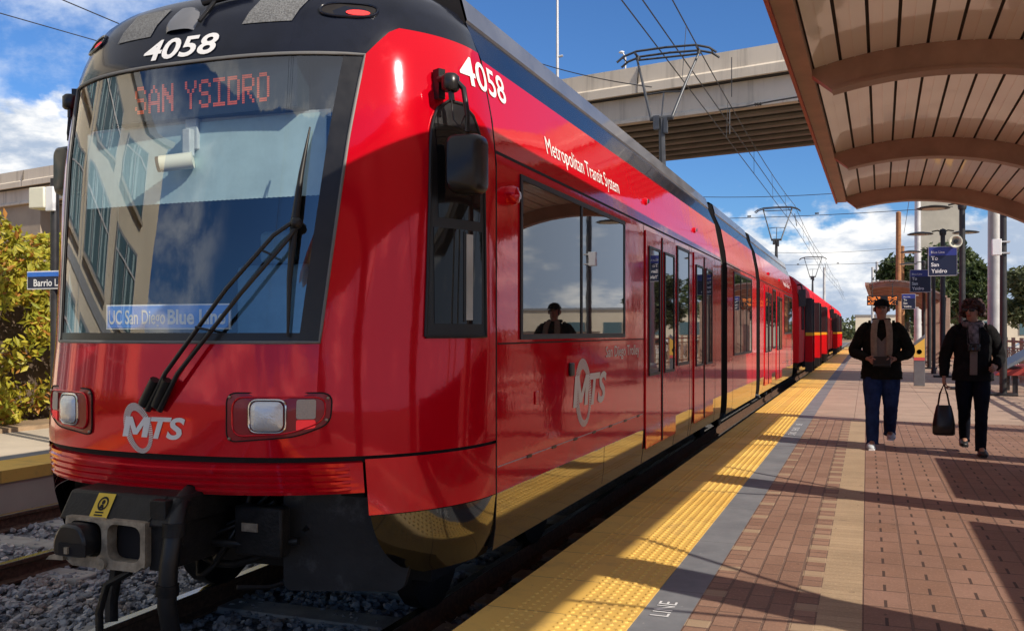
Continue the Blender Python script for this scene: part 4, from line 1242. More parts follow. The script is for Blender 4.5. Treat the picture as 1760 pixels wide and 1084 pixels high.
# small side details: round camera, button, marker lamps, lettering
sd = lambda u, v, o_=.004: (XC + soff(v) + o_, u, v)
m = MB().lathe([(.055,-.01),(.055,.03),(.045,.055),(.0,.07)], (XC+1.325, 4.86, 2.12), 16, 'x')
cmr = m.build('side_camera', M['red'], car, smooth=40)
MB().lathe([(.022,0),(.022,.008)], (XC+1.382, 4.875, 2.12), 12, 'x').build('side_camera_lens', M['lens'], cmr, smooth=40)
MB().box(XC+1.3255, XC+1.345, 5.98, 6.07, 1.06, 1.15).build('door_button', M['blackplastic'], car, bevel=.008)
MB().box(XC+1.3255, XC+1.333, 5.30, 5.36, .92, 1.0).build('door_button', M['red'], car, bevel=.004)
for y in (8.46, 11.06, mirY(8.46), mirY(11.06)):
    mk = MB().lathe([(.034,-.01),(.034,.012),(.025,.022)], (XC+1.29, y, 2.56), 14, 'x').build('marker_lamp', M['red'], car, smooth=40)
    MB().lathe([(.02,.03),(.02,.036)], (XC+1.29, y, 2.56), 10, 'x').build('marker_lens', M['blackplastic'], mk)
put_text('fleet_number', '4058', .155, lambda u, v: tuple(onc(4.42+u, 2.655+v, .005)), M['white'], car, width=.55, bold=.01)
put_text('operator_lettering', 'Metropolitan Transit System', .115, lambda u, v: sd(5.60+u, 2.49+v), M['white'], car, width=1.85)
put_text('line_lettering', 'San Diego Trolley', .085, lambda u, v: sd(6.93+u, 1.165+v), M['silver'], car, width=1.12, bold=.006)
logo(lambda u, v, o_: sd(u, v, o_), car, 0, 'silver', 'silver', (6.33,.93), .20, .245, .25, 6.08, .84, .88, .215, .25)
rbk = mirY(8.6)
put_text('operator_lettering', 'Metropolitan Transit System', .115, lambda u, v: sd(mirY(7.4)+u, 2.49+v), M['white'], car, width=1.85)

# coupler and underside
_add = MB.add
def _shift_add(s, vs, fs): return _add(s, [(p[0]-.06, p[1]+.25, p[2]+.10) for p in vs], fs)
MB.add = _shift_add
cp0 = Vector((XC, 0, 0))
m = MB()

m.prism([(3.12,.37),(3.20,.50),(3.62,.52),(3.62,.37)], lambda u,v,dd: (XC+dd, u, v), -.34, .32)
cb = m.build('coupler_cover', M['iron'], car, bevel=.015)
cbp = cb
def tilt(u, v, o_): # on the sloping front of the cover
    return (XC+u, 3.12+.08*v/.13*1.0-.004-o_, .37+v)
MB().add([tilt(-.155,.02,.002), tilt(-.05,.02,.002), tilt(-.05,.125,.002), tilt(-.155,.125,.002)], [(0,1,2,3)]).build('warning_sticker', M['yellowtag'], cb)
m = MB(); N = 20
for k in range(N):
    a0, a1 = 6.2832*k/N, 6.2832*(k+1)/N
    m.add([tilt(-.103+.03*math.cos(a)*q, .082+.03*math.sin(a)*q, .004) for a, q in ((a0,1),(a1,1),(a1,.72),(a0,.72))], [(0,1,2,3)])
m.add([tilt(-.103+.010*math.cos(a), .088+.010*math.sin(a), .004) for a in [6.2832*k/10 for k in range(10)]], [tuple(range(10))])
m.add([tilt(-.118,.062,.004), tilt(-.09,.062,.004), tilt(-.098,.078,.004), tilt(-.112,.078,.004)], [(0,1,2,3)])
for k in range(2): m.add([tilt(-.13,.030+.012*k,.004), tilt(-.08,.030+.012*k,.004), tilt(-.08,.036+.012*k,.004), tilt(-.13,.036+.012*k,.004)], [(0,1,2,3)])
m.build('sticker_symbol', M['gap'], cb)
# coupler head: steel frame with two openings
hd = MB()
outer = rounded([(-.235,.195),(.205,.195),(.215,.375),(-.235,.40)], .05, 4)
holeL = rounded([(-.215,.215),(-.022,.215),(-.022,.375),(-.215,.38)], .05, 4)
holeR = rounded([(.012,.208),(.205,.208),(.205,.372),(.012,.376)], .05, 4)
def frame_ring(hole, x0, x1):
    # quad ring between a hole and a rectangle-ish boundary
    n = len(hole); cx = sum(p[0] for p in hole)/n; cz = sum(p[1] for p in hole)/n
    out = []
    for u, v in hole:
        du, dv = u-cx, v-cz; k = 1e9
        if du > 1e-6: k = min(k, (x1-cx)/du)
        if du < -1e-6: k = min(k, (x0-cx)/du)
        if dv > 1e-6: k = min(k, (.395-cz)/dv)
        if dv < -1e-6: k = min(k, (.190-cz)/dv)
        out.append((cx+du*k, cz+dv*k))
    for y0, y1 in ((3.10, 3.16),):
        hd.loft([[(XC-.03+u, y0, v) for u, v in out], [(XC-.03+u, y0, v) for u, v in hole], [(XC-.03+u, y1, v) for u, v in hole], [(XC-.03+u, y1, v) for u, v in out], [(XC-.03+u, y0, v) for u, v in out]], caps=False)
frame_ring(holeL, -.24, -.005); frame_ring(holeR, -.005, .232)
hd.prism([(-.24,.19),(-.20,.165),(.18,.165),(.215,.19)], lambda u,v,dd: (XC-.03+u, dd, v), 3.10, 3.16)
hd.prism([(-.235,.19),(-.235,.225),(-.32,.205),(-.34,.185)], lambda u,v,dd: (XC-.03+u, dd, v), 3.08, 3.15)
hd.lathe([(.0,-.02),(.028,-.018),(.028,.02)], (XC-.045, 3.10, .19), 12, 'y')
head = hd.build('coupler_head', M['steel'], car, smooth=40)
m = MB()
m.prism(rounded([(-.235,.225),(-.05,.225),(-.045,.31),(-.08,.37),(-.19,.375),(-.235,.30)], .03, 3), lambda u,v,dd: (XC-.03+u, dd, v), 3.02, 3.13)
m.build('coupler_cone', M['blackplastic'], head, bevel=.012)
MB().box(XC-.22, XC-.06, 3.012, 3.019, .235, .29).build('coupler_pocket', M['gap'], head)
m = MB().box(XC-.02, XC+.14, 3.17, 3.3, .2, .37)
m.build('coupler_pocket', M['gap'], head)
MB().box(XC-.175, XC-.155, 3.0, 3.012, .245, .275).build('coupler_pin', M['steel'], head)
m = MB()
m.box(XC-.24, XC+.17, 3.19, 3.62, .20, .368); m.box(XC+.19, XC+.28, 3.14, 3.60, .17, .49)
m.box(XC-.30, XC-.26, 3.18, 3.5, .22, .42); m.box(XC-.16, XC+.12, 3.5, 4.6, .22, .42)
for k in range(4): m.tube([(XC-.20+.12*k, 3.15, .375), (XC-.17+.12*k, 3.15, .37+.03*(k % 2))], .012, 6)
m.bar((XC-.29,3.15,.38), (XC-.24,3.25,.50), .012, .012); m.bar((XC+.185,3.12,.37), (XC+.24,3.2,.50), .012, .012)
for k in range(5): m.ball((XC+.285, 3.2+.05*(k % 2), .22+.05*k), .011, 6, 5)
m.build('coupler_body', M['iron'], car, bevel=.008)
hose = MB().tube([(XC+.24,3.38,.50),(XC+.29,3.22,.46),(XC+.315,3.16,.36),(XC+.31,3.13,.2),(XC+.30,3.13,.02),(XC+.31,3.16,-.16),(XC+.36,3.25,-.235),(XC+.43,3.36,-.25),(XC+.47,3.45,-.26)], .043, 10)
hs = hose.build('brake_hose', M['rubber'], car, smooth=60)
m = MB()
for a, b in (((XC+.315,3.16,.39),(XC+.316,3.155,.33)), ((XC+.305,3.13,.12),(XC+.302,3.13,.07))): MB().tube([a, b], .052, 10).build('hose_clamp', M['iron'], hs, smooth=40)
m = MB()
m.tube([(XC-.05,3.2,.17),(XC-.05,3.16,.0),(XC-.03,3.14,-.09)], .03, 6)
m.tube([(XC+.10,3.12,.16),(XC+.0,3.08,.10),(XC-.015,3.05,-.02),(XC-.01,3.05,-.22)], .018, 6)
m.tube([(XC-.01,3.06,-.15),(XC+.10,3.1,-.24),(XC+.26,3.2,-.25)], .024, 6)
m.build('coupler_hook', M['iron'], car, smooth=60)
# chain
m = MB()
for k in range(9):
    c_ = Vector((XC+.62, 3.75, .40-.045*k)); a = k % 2
    ring = [c_ + Vector((.012*math.cos(t_)*(1-a), .012*math.cos(t_)*a, .028*math.sin(t_))) for t_ in [6.2832*q/8 for q in range(9)]]
    m.tube(ring, .005, 5, caps=False)
m.tube([(XC+.4,3.5,.02),(XC+.5,3.62,.0),(XC+.62,3.75,.03)], .012, 5)
m.build('chain', M['iron'], car)
MB.add = _add
rn = random.Random(21)
for k in range(9):
    x0, x1 = XC+rn.uniform(-.5, .2), XC+rn.uniform(.2, .8); y0 = rn.uniform(3.75, 4.0); z0, z1 = rn.uniform(.35, .56), rn.uniform(.35, .56); s_ = rn.uniform(.05, .28)
    MB().tube([(x0+(x1-x0)*q/8, y0+.05*math.sin(q), z0+(z1-z0)*q/8 - s_*4*(q/8)*(1-q/8)) for q in range(9)], rn.choice((.010,.014,.020)), 7).build('cable', M['rubber' if k % 3 else 'iron'], car, smooth=60)
MB().box(XC+.33, XC+.60, 3.74, 3.82, .28, .52).build('junction_box', M['iron'], car, bevel=.012)
MB().box(XC+.38, XC+.47, 3.732, 3.739, .40, .44).build('data_plate', M['steel'], car)
# deflector plates behind the bumper, floor, bogie
for sg in (1, -1):
    m = MB(); rows = []
    pl = rounded([(.50,.08),(1.06,.08),(1.10,.25),(1.02,.585),(.50,.585)], .05, 4)
    m.prism([(sg*u, v) for u, v in (pl if sg > 0 else pl[::-1])], lambda u,v,dd: (XC+u, dd+.35*(abs(u)-.6), v), 3.94, 3.97)
    m.build('deflector_plate', M['platedk'], car, smooth=50)
m = MB()
m.box(XC-1.22, XC+1.22, 4.3, 26.7, .50, .60); m.box(XC-.9, XC+.9, 4.0, 27, .55, .62)
for yb in (5.9, 15.48, 25.0):
    m.box(XC-.95, XC+.95, yb-1.25, yb+1.25, -.02, .28)
m.box(XC-1.0, XC+1.0, 8.5, 12.8, .05, .499); m.box(XC-1.0, XC+1.0, 18.1, 22.4, .05, .499)
m.build('underframe', M['gap'], car)
for yb in (5.9, 15.48, 25.0):
    for dy in (-.9, .9):
        for sg in (-1, 1):
            MB().lathe([(.0,-.06),(.30,-.06),(.33,-.05),(.33,.06),(.20,.07),(.0,.07)], (XC+sg*.75, yb+dy, .06), 20, 'x').build('wheel', M['iron'], car, smooth=40)
# rear coupler
m = MB().box(XC-.2, XC+.2, 27.1, 28.4, .2, .42); m.build('rear_coupler', M['iron'], car, bevel=.01)

# roof equipment
m = MB()
for y0, y1 in ((6.0,8.6), (9.4,12.2), (18.8,21.6), (22.6,25.0)):
    m.box(XC-.75, XC+.75, y0, y1, 3.245, 3.42)
m.build('roof_unit', M['fairing'], car, bevel=.04)

def pantograph(parent, x, y, zroof, zhead, lean=-.35):
    m = MB(); zk = zroof + (zhead-zroof)*.56
    m.box(x-.55, x+.55, y-.5, y+.5, zroof, zroof+.1)
    for sg in (-1, 1): m.tube([(x+sg*.5,y-.4,zroof+.1),(x+sg*.5,y-.4,zroof+.22)], .05, 8)
    pg = m.build('pantograph', M['pantograph'], parent, bevel=.01)
    m = MB()
    kn = Vector((x, y+lean, zk)); ft = Vector((x, y-.15, zroof+.12))
    m.tube([ft, kn], [.06,.045], 8); m.tube([ft+Vector((-.1,.25,0)), kn+Vector((-.03,0,-.1))], .018, 6)
    m.tube([kn+Vector((-.19,0,0)), kn+Vector((.19,0,0))], .04, 8)
    m.box(kn.x-.13, kn.x-.03, kn.y-.05, kn.y+.05, kn.z-.18, kn.z+.04); m.box(kn.x+.04, kn.x+.10, kn.y-.04, kn.y+.04, kn.z-.25, kn.z)
    m.build('lower_arm', M['pantograph'], pg, smooth=40)
    m = MB(); hd_ = Vector((x, y+.15, zhead))
    for sg in (-1, 1):
        m.tube([kn+Vector((sg*.17,0,0)), kn+(hd_-kn)*.5+Vector((sg*.36,0,0)), hd_+Vector((sg*.52,0,-.12))], [.026,.022,.02], 8)
    mid = kn+(hd_-kn)*.36
    m.tube([mid+Vector((-.29,0,0)), mid+Vector((0,0,.02)), mid+Vector((.29,0,0))], .013, 6); m.tube([kn, mid], .014, 6)
    m.build('upper_arm', M['pantograph'], pg, smooth=60)
    m = MB()
    for dy in (-.16, .16):
        m.tube([(x-.84,hd_.y+dy,zhead-.17),(x-.72,hd_.y+dy,zhead-.08),(x-.5,hd_.y+dy,zhead-.015),(x,hd_.y+dy,zhead),(x+.5,hd_.y+dy,zhead-.015),(x+.72,hd_.y+dy,zhead-.08),(x+.84,hd_.y+dy,zhead-.17)], .02, 6)
    for sg in (-1, 1):
        m.tube([(x+sg*.52,hd_.y-.18,zhead-.05),(x+sg*.52,hd_.y+.18,zhead-.05)], .022, 6)
        m.tube([(x+sg*.52,hd_.y,zhead-.12),(x+sg*.52,hd_.y,zhead-.04)], .03, 6)
        m.tube([(x+sg*.74,hd_.y-.16,zhead-.09),(x+sg*.74,hd_.y+.16,zhead-.09)], .012, 6)
    m.tube([(x-.52,hd_.y,zhead-.12),(x+.52,hd_.y,zhead-.12)], .018, 6)
    m.build('contact_head', M['pantograph'], pg, smooth=60)
ZW = 6.15
pantograph(car, XC+.05, 15.5, 3.26, ZW-.03)

# ------------------------------------------------ older boxy trolleys coupled behind
M['redold'] = mat('older_red_paint', (.62,.008,.014), .6, 0, 0, var=.08, vscale=1.5, spec=.2)
M['doorblack'] = mat('open_door_dark', (.02,.02,.022), .3)
M['yellowmark'] = mat('yellow_edge_mark', (.85,.55,.03), .5)
def old_car(y0, label):
    root = empty('light_rail_vehicle', (XC, y0, 0), label, 'trolley', 'trolley cars coupled in one train')
    L_ = 24.3
    def pf(z): return itp([(.45,1.36),(1.2,1.38),(2.2,1.37),(2.75,1.30),(3.0,1.12),(3.15,.8)], z)
    m = MB(); zs = [.45,.8,1.2,1.7,2.2,2.5,2.75,2.9,3.0,3.1,3.15]
    def ring(y, k): 
        a = [(XC+pf(z)*k, y, z) for z in zs]; return a + [(2*XC-p[0], p[1], p[2]) for p in a[::-1]]
    m.loft([ring(y0+.0, .97), ring(y0+.1, .985), ring(y0+.8, 1), ring(y0+L_-.8, 1), ring(y0+L_-.25, .95), ring(y0+L_, .86)])
    body = m.build('body', M['redold'], root, smooth=35)
    MB().box(XC-1.26, XC+1.26, y0+.3, y0+L_-.3, .05, .449).build('skirt', M['skirt'], root)
    m = MB()
    for k in range(5): m.box(XC-.7, XC+.7, y0+1.6+4.6*k, y0+4.6+4.6*k, 3.12, 3.34)
    m.build('roof_unit', M['fairing'], root, bevel=.06)
    MB().box(XC-1.0, XC+1.0, y0-.02, y0+.3, 1.45, 2.5).build('windscreen', M['sideglass'], root)
    m = MB().tube([(XC+1.25,y0+.3,2.75),(XC+1.38,y0+.1,2.75),(XC+1.42,y0+.05,2.6)], .03, 6); m.obox((XC+1.42,y0+.02,2.35), (.20,.14,.5), (0,0,.1))
    m.build('mirror', M['blackplastic'], root, bevel=.02)
    MB().box(XC+1.30, XC+1.392, y0+.5, y0+1.4, 1.42, 2.42).build('cab_window', M['sideglass'], root)
    for yd in (y0+2.6, y0+7.6, y0+13.6):
        fr = MB().box(XC+1.29, XC+1.388, yd-.62, yd+.62, .25, 2.45).build('doorway', M['gap'], root)
        for s_ in (-1, 1):
            m = MB().box(XC+1.385, XC+1.60, yd+s_*.58-.03, yd+s_*.58+.03, .1, 2.42)
            dl = m.build('door', M['doorblack'], root, bevel=.01)
            MB().box(XC+1.40, XC+1.605, yd+s_*.58-.036, yd+s_*.58+.036, 1.24, 1.34).build('door_mark', M['yellowmark'], dl)
            MB().box(XC+1.386, XC+1.61, yd+s_*.58-.034, yd+s_*.58+.034, .42, 1.235).build('door_lower_panel', M['redold'], dl)
        if yd < y0+17.5:
            MB().box(XC+1.30, XC+1.390, yd+1.0, yd+2.7, 1.4, 2.4).build('window', M['sideglass'], root)
    pantograph(root, XC, y0+8.2, 3.2, ZW-.03)
    return root
old_car(28.6, 'boxy red trolley with open black doors coupled behind the curved one')
old_car(53.8, 'farthest small red trolley at the end of the train')
put = None
# ---------------------------------------------------------------- overhead wires
def wire(name, pts, r, label, cat='wire', group=None):
    return tag(MB().tube(pts, r, 5).build(name, M['wire'], smooth=60), label, cat, group)
def sag(a, b, s_, n=14):
    a, b = Vector(a), Vector(b); return [tuple(a.lerp(b, k/n) - Vector((0,0,4*s_*(k/n)*(1-k/n)))) for k in range(n+1)]
YS_ = [-22, 12, 46, 80, 114, 150]
def catenary(x, zc, zm, lab):
    root = empty('overhead_line', (x, 0, zc), lab, 'overhead wire', 'overhead wires above the tracks')
    MB().tube([(x+.12*math.cos(k*math.pi), y, zc) for k, y in enumerate(YS_)], .011, 5).build('contact_wire', M['wire'], root)
    MB().tube([(x+.25+.12*math.cos(k*math.pi), y, zc+.05) for k, y in enumerate(YS_)], .011, 5).build('contact_wire', M['wire'], root)
    m = MB(); pts = []
    for k in range(len(YS_)-1): pts += sag((x, YS_[k], zm), (x, YS_[k+1], zm), .35, 10)[(1 if k else 0):]
    m.tube(pts, .012, 5); m.build('messenger_wire', M['wire'], root)
    m = MB()
    for k in range(len(YS_)-1):
        n = 6
        for j in range(1, n):
            y = YS_[k] + (YS_[k+1]-YS_[k])*j/n; z = zm - .35*4*(j/n)*(1-j/n); xw_ = x + .12*math.cos(k*math.pi)*(1-2*j/n)
            m.tube([(x, y, z), (xw_, y, zc)], .006, 4)
    m.build('dropper', M['wire'], root)
catenary(-3.2, ZW, 7.35, 'contact wire pair with messenger wire running above the red trolley')
#catenary(-6.45, ZW, 7.35, 'contact wire with messenger wire above the far track')
for k, y in enumerate((24.0, 46., 80.)):
    root = empty('wire_support', (-3.2, y, 6.3), ('registration arm holding the wires just past the overpass', 'registration arm and cross wire above the middle of the train', 'far registration arm and cross wire above the tracks')[k], 'wire support', 'supports of the overhead wires')
    m = MB()
    if k == 0:
        m.tube([(-3.5,y,7.0),(-2.9,y,7.02),(-2.2,y,7.1),(-.5,y,7.25),(1.5,y,7.35)], .022, 5); m.tube([(-3.25,y,7.0),(-3.25,y,6.36)], .015, 5); m.tube([(-3.2,y,7.3),(-3.2,y,8.3)], .012, 5)
    else:
        m.tube(sag((3.6,y,6.95), (-9.2,y,6.95), .12), .016, 5); m.tube(sag((3.6,y,8.1), (-9.2,y,8.1), .3), .016, 5)
        for xx in (-3.2, -6.45): m.tube([(xx,y,6.95),(xx+.1,y,6.36)], .02, 5)
    m.build('support_arm', M['wire'], root, smooth=60)
    m = MB()
    for xx in ((-2.55, -1.5) if k == 0 else (-2.2, -5.3)): m.lathe([(.02,-.09),(.045,-.07),(.03,-.03),(.045,0),(.03,.03),(.045,.07),(.02,.09)], (xx, y, 7.06 if k == 0 else 6.92), 8, 'x')
    m.build('insulator', M['blackplastic'], root)
a, b = wpt(-160, -24, 22), wpt(175, 72, 30); a, b = a-(b-a)*1.5, a+(b-a)*3.2
wire('power_line', sag(a, b, .02), .016, 'thin power line crossing the sky at top left, lower one', 'wire', 'power lines at top left')
a, b = wpt(60, -21, 22), wpt(330, 93, 30); a, b = a-(b-a)*1.5, a+(b-a)*3.2
wire('power_line', sag(a, b, .02), .016, 'thin power line crossing the sky at top left, upper one', 'wire', 'power lines at top left')
wire('power_line', sag(wpt(900, 100, 29), wpt(1120, 150, 24.5), .1), .014, 'thin dark guy wire slanting past the white mast on the overpass', 'wire')
wire('power_line', sag((1.2, 20, 7.6), (2.4, 70, 8.2), .3), .014, 'thin wire above the platform beyond the vaulted shelter', 'wire')

# ---------------------------------------------------------------- poles
def pole(name, x, y, h, r0, r1, m_, label, cat, group=None, base=True, z0=0.):
    root = empty(name, (x, y, z0), label, cat, group)
    MB().tube([(x,y,z0),(x,y,z0+h)], [r0, r1], 14).build('shaft', M[m_], root, smooth=50)
    if base: MB().lathe([(r0*1.5,0),(r0*1.5,.08),(r0*1.25,.18),(r0*1.02,.2)], (x, y, z0), 14).build('base', M[m_], root, smooth=40)
    MB().lathe([(r1*1.08,0),(r1*1.08,.04),(r1*.6,.10),(0,.12)], (x, y, z0+h), 14).build('cap', M[m_], root, smooth=40)
    return root
pole('catenary_pole', 3.95, 34.5, 9.2, .22, .19, 'galv', 'thick pale steel pole behind the woman, standing at the fence', 'pole')
pole('timber_pole', 2.05, 70, 9.6, .20, .17, 'wood', 'tall brown timber pole behind the farther shelter', 'pole', base=False)
pole('timber_pole', 2.75, 84, 8.4, .2, .17, 'wood', 'shorter thin brown timber pole just right of the tall one', 'pole', base=False)
pole('catenary_pole', .9, 96, 8.0, .16, .13, 'galv', 'slim grey steel pole left of the brown timber poles', 'pole', 'slim grey poles beyond the shelter')
pole('catenary_pole', .55, 104, 8.0, .16, .13, 'galv', 'slim grey steel pole farthest left beyond the shelter', 'pole', 'slim grey poles beyond the shelter')
pole('catenary_pole', 2.9, 62, 11.5, .22, .17, 'galv', 'tall grey pole standing in front of the beige concrete tower', 'pole')
pole('catenary_pole', -1.5+(-3.3), 118, 9.5, .2, .15, 'galv', 'distant steel pole between the tracks', 'pole', z0=-.5)
pole('catenary_pole', -9.2, 46, 9.0, .18, .15, 'galv', 'steel pole on the opposite platform', 'pole')
root = empty('concrete_tower', (6.2, 104, -.5), 'tall plain beige concrete tower rising above the trees', 'tower')
MB().prism([(-1.9,102.6),(2.2,102.6),(2.2,106),(-1.9,106)], lambda u,v,dd: (6.9+u, v, dd), -.5, 24).build('shaft', M['pier'], root)
MB().box(4.0, 8.8, 102.2, 106.4, 24.0, 25.2).build('cap', M['pier'], root)

# ---------------------------------------------------------------- double lamp posts with platform signs
def lamp_post(x, y, h, label):
    root = empty('lamp_post', (x, y, 0), label, 'lamp post', 'double lamp posts along the platform')
    MB().tube([(x,y,0),(x,y,h-.05)], [.075,.065], 12).build('post', M['darkpost'], root, smooth=50)
    MB().box(x-.26, x+.26, y-.2, y+.2, 0, .06).build('base', M['darkpost'], root, bevel=.01)
    m = MB().lathe([(.085,h-.12),(.1,h-.05),(.085,h+.05),(.0,h+.09)], (x, y, 0), 12)
    for sg in (-1, 1): m.tube([(x,y,h-.04),(x+sg*.14,y,h+.03),(x+sg*.3,y,h-.0)], .022, 6)
    m.build('arm', M['darkpost'], root, smooth=50)
    for sg in (-1, 1):
        c = (x+sg*.62, y, h-.045)
        lp = MB().lathe([(.0,.055),(.10,.05),(.30,.015),(.375,-.015),(.36,-.03),(.0,-.03)], c, 20).build('lamp', M['darkpost'], root, smooth=40)
        MB().lathe([(.0,-.036),(.26,-.036),(.26,-.031),(.0,-.031)], c, 16).build('lamp_glass', M['cream'], lp)
    return root
LX = [(2.72, 22.3), (2.1, 24.3), (2.12, 30.6), (2.14, 37.4), (2.3, 44.0)]
LB = ['dark double lamp post nearest the fence at right, its top hidden by the vaulted roof', 'double lamp post carrying the largest navy San Ysidro sign and a loudspeaker',
      'double lamp post right of the middle navy sign, with flat disc lamps', 'double lamp post right behind the smaller navy sign near the farther shelter', 'farthest small double lamp post beside the farther shelter']
for (x, y), l in zip(LX, LB): lamp_post(x, y, 4.36, l)
def plat_sign(x, y, z0, z1, wd, label, big=True):
    root = empty('platform_sign', (x, y, z0), label, 'sign', 'navy platform signs')
    MB().box(x-wd/2, x+wd/2, y-.02, y+.02, z0, z1).build('panel', M['signnavy'], root)
    MB().box(x-wd/2-.015, x+wd/2+.015, y-.017, y+.017, z0-.015, z1+.015).build('frame', M['galv'], root)
    H_ = z1-z0
    MB().box(x-wd/2, x+wd/2, y-.024, y-.0205, z1-H_*.30, z1).build('blue_band', M['signblue'], root)
    k = H_/.66
    if big:
        for s_, v in (('To', .36), ('San', .21), ('Ysidro', .06)):
            put_text('lettering', s_, .088*k, lambda u, v_: (x-wd/2+.05+u, y-.0225, z0+v*k+v_), M['signwhite'], root, bold=.02)
        put_text('band_lettering', 'Blue Line', .055*k, lambda u, v_: (x-wd/2+.05+u, y-.026, z1-H_*.22+v_), M['signwhite'], root, bold=.01)
    MB().box(x+wd/2, x+wd/2+.13, y-.012, y+.012, z1-.06, z1-.035).box(x+wd/2, x+wd/2+.13, y-.012, y+.012, z0+.035, z0+.06).build('bracket', M['galv'], root)
    return root
plat_sign(1.68, 24.3, 2.70, 3.37, .60, 'largest navy hanging sign with white words To San Ysidro')
plat_sign(1.70, 30.6, 2.48, 3.06, .52, 'middle navy sign with white words To San Ysidro, lower and smaller than the largest') if False else None
plat_sign(1.62, 33.0, 2.66, 3.36, .60, 'second navy sign reading To San Ysidro, hanging behind and left of the largest one')
pole('sign_post', 2.02, 33.0, 3.5, .055, .05, 'darkpost', 'thin dark post holding the second navy sign', 'post')
plat_sign(1.55, 40.2, 2.28, 2.85, .48, 'small dark navy sign low under the farther shelter roof')
# loudspeaker on the lamp post
root = empty('loudspeaker', (1.95, 24.2, 3.42), 'round pale loudspeaker above the largest navy sign', 'loudspeaker')
MB().lathe([(.05,.20),(.07,.10),(.14,.0),(.15,-.02),(.125,-.02),(.06,.06),(.0,.07)], (1.95, 24.15, 3.48), 18, 'y').build('horn', M['cream'], root, smooth=40)
MB().lathe([(.0,-.03),(.05,-.03),(.05,.05),(.0,.05)], (1.95, 24.15, 3.48), 12, 'y').build('driver', M['blackplastic'], root, smooth=40)
root = empty('notice_box', (2.62, 22.2, 2.98), 'small white notice plate strapped to the dark lamp post near the fence', 'sign')
MB().box(2.48, 2.66, 22.05, 22.2, 2.98, 3.32).build('plate', M['signwhite'], root, bevel=.01)
MB().box(2.64, 2.84, 22.19, 22.4, 3.26, 3.29).box(2.64, 2.84, 22.19, 22.4, 3.02, 3.05).build('strap', M['galv'], root)

# departure board under the far shelter
root = empty('departure_board', (.55, 40.0, 2.62), 'orange lit departure board hanging under the farther shelter', 'display')
MB().box(.0, 1.15, 39.9, 40.15, 2.42, 2.80).build('case', M['blackplastic'], root, bevel=.01)
m = MB(); rn = random.Random(4)
for x0, n in ((.04, 11), (.78, 8)):
    for k in range(n):
        for r_ in range(5):
            for row in (0, 1):
                if rn.random() < .62: m.box(x0+.042*k, x0+.042*k+.034, 39.893, 39.899, 2.45+.17*row+.028*r_, 2.45+.17*row+.028*r_+.022)
m.build('board_lamps', M['ledamber'], root)
m = MB(); m.tube([(.2,40.02,2.8),(.2,40.02,3.3)], .02, 6); m.tube([(.95,40.02,2.8),(.95,40.02,3.3)], .02, 6); m.build('hanger', M['darkpost'], root)

# fare pylon
px_, py_ = wpt(1580, 663, 2176/93)[:2]
root = empty('information_pylon', (px_, py_, 0), 'narrow grey pylon with yellow and pink panel between the two walkers', 'pylon')
MB().prism([(-.13,0),(.13,0),(.13,1.30),(-.13,1.08)], lambda u,v,dd: (px_+u, dd, v), py_-.04, py_+.04).build('body', M['fairing'], root, bevel=.01)
M['pinkband'] = mat('pink_red_band', (.62,.10,.10), .5); M['paleyellow'] = mat('pylon_yellow', (.78,.48,.08), .5)
MB().prism([(-.125,.72),(.125,.72),(.125,1.20),(-.125,1.0)], lambda u,v,dd: (px_+u, dd, v), py_-.048, py_-.042).build('yellow_panel', M['paleyellow'], root)
MB().box(px_-.125, px_+.125, py_-.048, py_-.042, .64, .719).build('pink_band', M['pinkband'], root)
m = MB().lathe([(.06,-.004),(.06,.0),(.04,.0),(.04,-.004),(.06,-.004)], (px_, py_-.05, .86), 16, 'y'); m.add([(px_-.015,py_-.052,.82),(px_+.015,py_-.052,.82),(px_+.015,py_-.052,.90),(px_-.015,py_-.052,.90)], [(0,1,2,3)])
m.build('symbol', M['kerbgrey'], root)

# fence along the right side of the platform
def fence(x, y0, y1, label):
    root = empty('railing', (x, (y0+y1)/2, 0), label, 'fence', 'railing along the platform edge')
    m = MB().box(x-.03, x+.03, y0, y1, 1.06, 1.12).box(x-.025, x+.025, y0, y1, .88, .92).box(x-.025, x+.025, y0, y1, .10, .15)
    m.build('rail_bar', M['fence'], root)
    n = int((y1-y0)/1.4)
    for k in range(n+1):
        y = y0+(y1-y0)*k/n
        MB().box(x-.045, x+.045, y-.045, y+.045, 0, 1.2).build('post', M['fence'], root)
    m = MB()
    for k in range(n):
        a, b = y0+(y1-y0)*k/n+.12, y0+(y1-y0)*(k+1)/n-.12; c_ = (a+b)/2; r_ = (b-a)/2
        for q in (1., .62):
            pts = [(x, c_-r_*q, .15)] + [(x, c_-r_*q*math.cos(t_), .52+min(.34, r_*q*.7)*math.sin(t_)) for t_ in [math.pi*j/8 for j in range(9)]] + [(x, c_+r_*q, .15)]
            m.tube(pts, .014, 5)
        m.box(x-.012, x+.012, c_-.012, c_+.012, .15, .88)
    m.build('arch_bar', M['fence'], root)
fence(3.85, 8.0, 21.9, 'nearest stretch of tan railing with arched bars, right of the big shelter')
fence(3.85, 22.0, 34.0, 'tan railing with arched bars behind the woman and the slanted bench')
fence(3.85, 35.0, 60.0, 'distant stretch of tan railing past the pale steel pole')

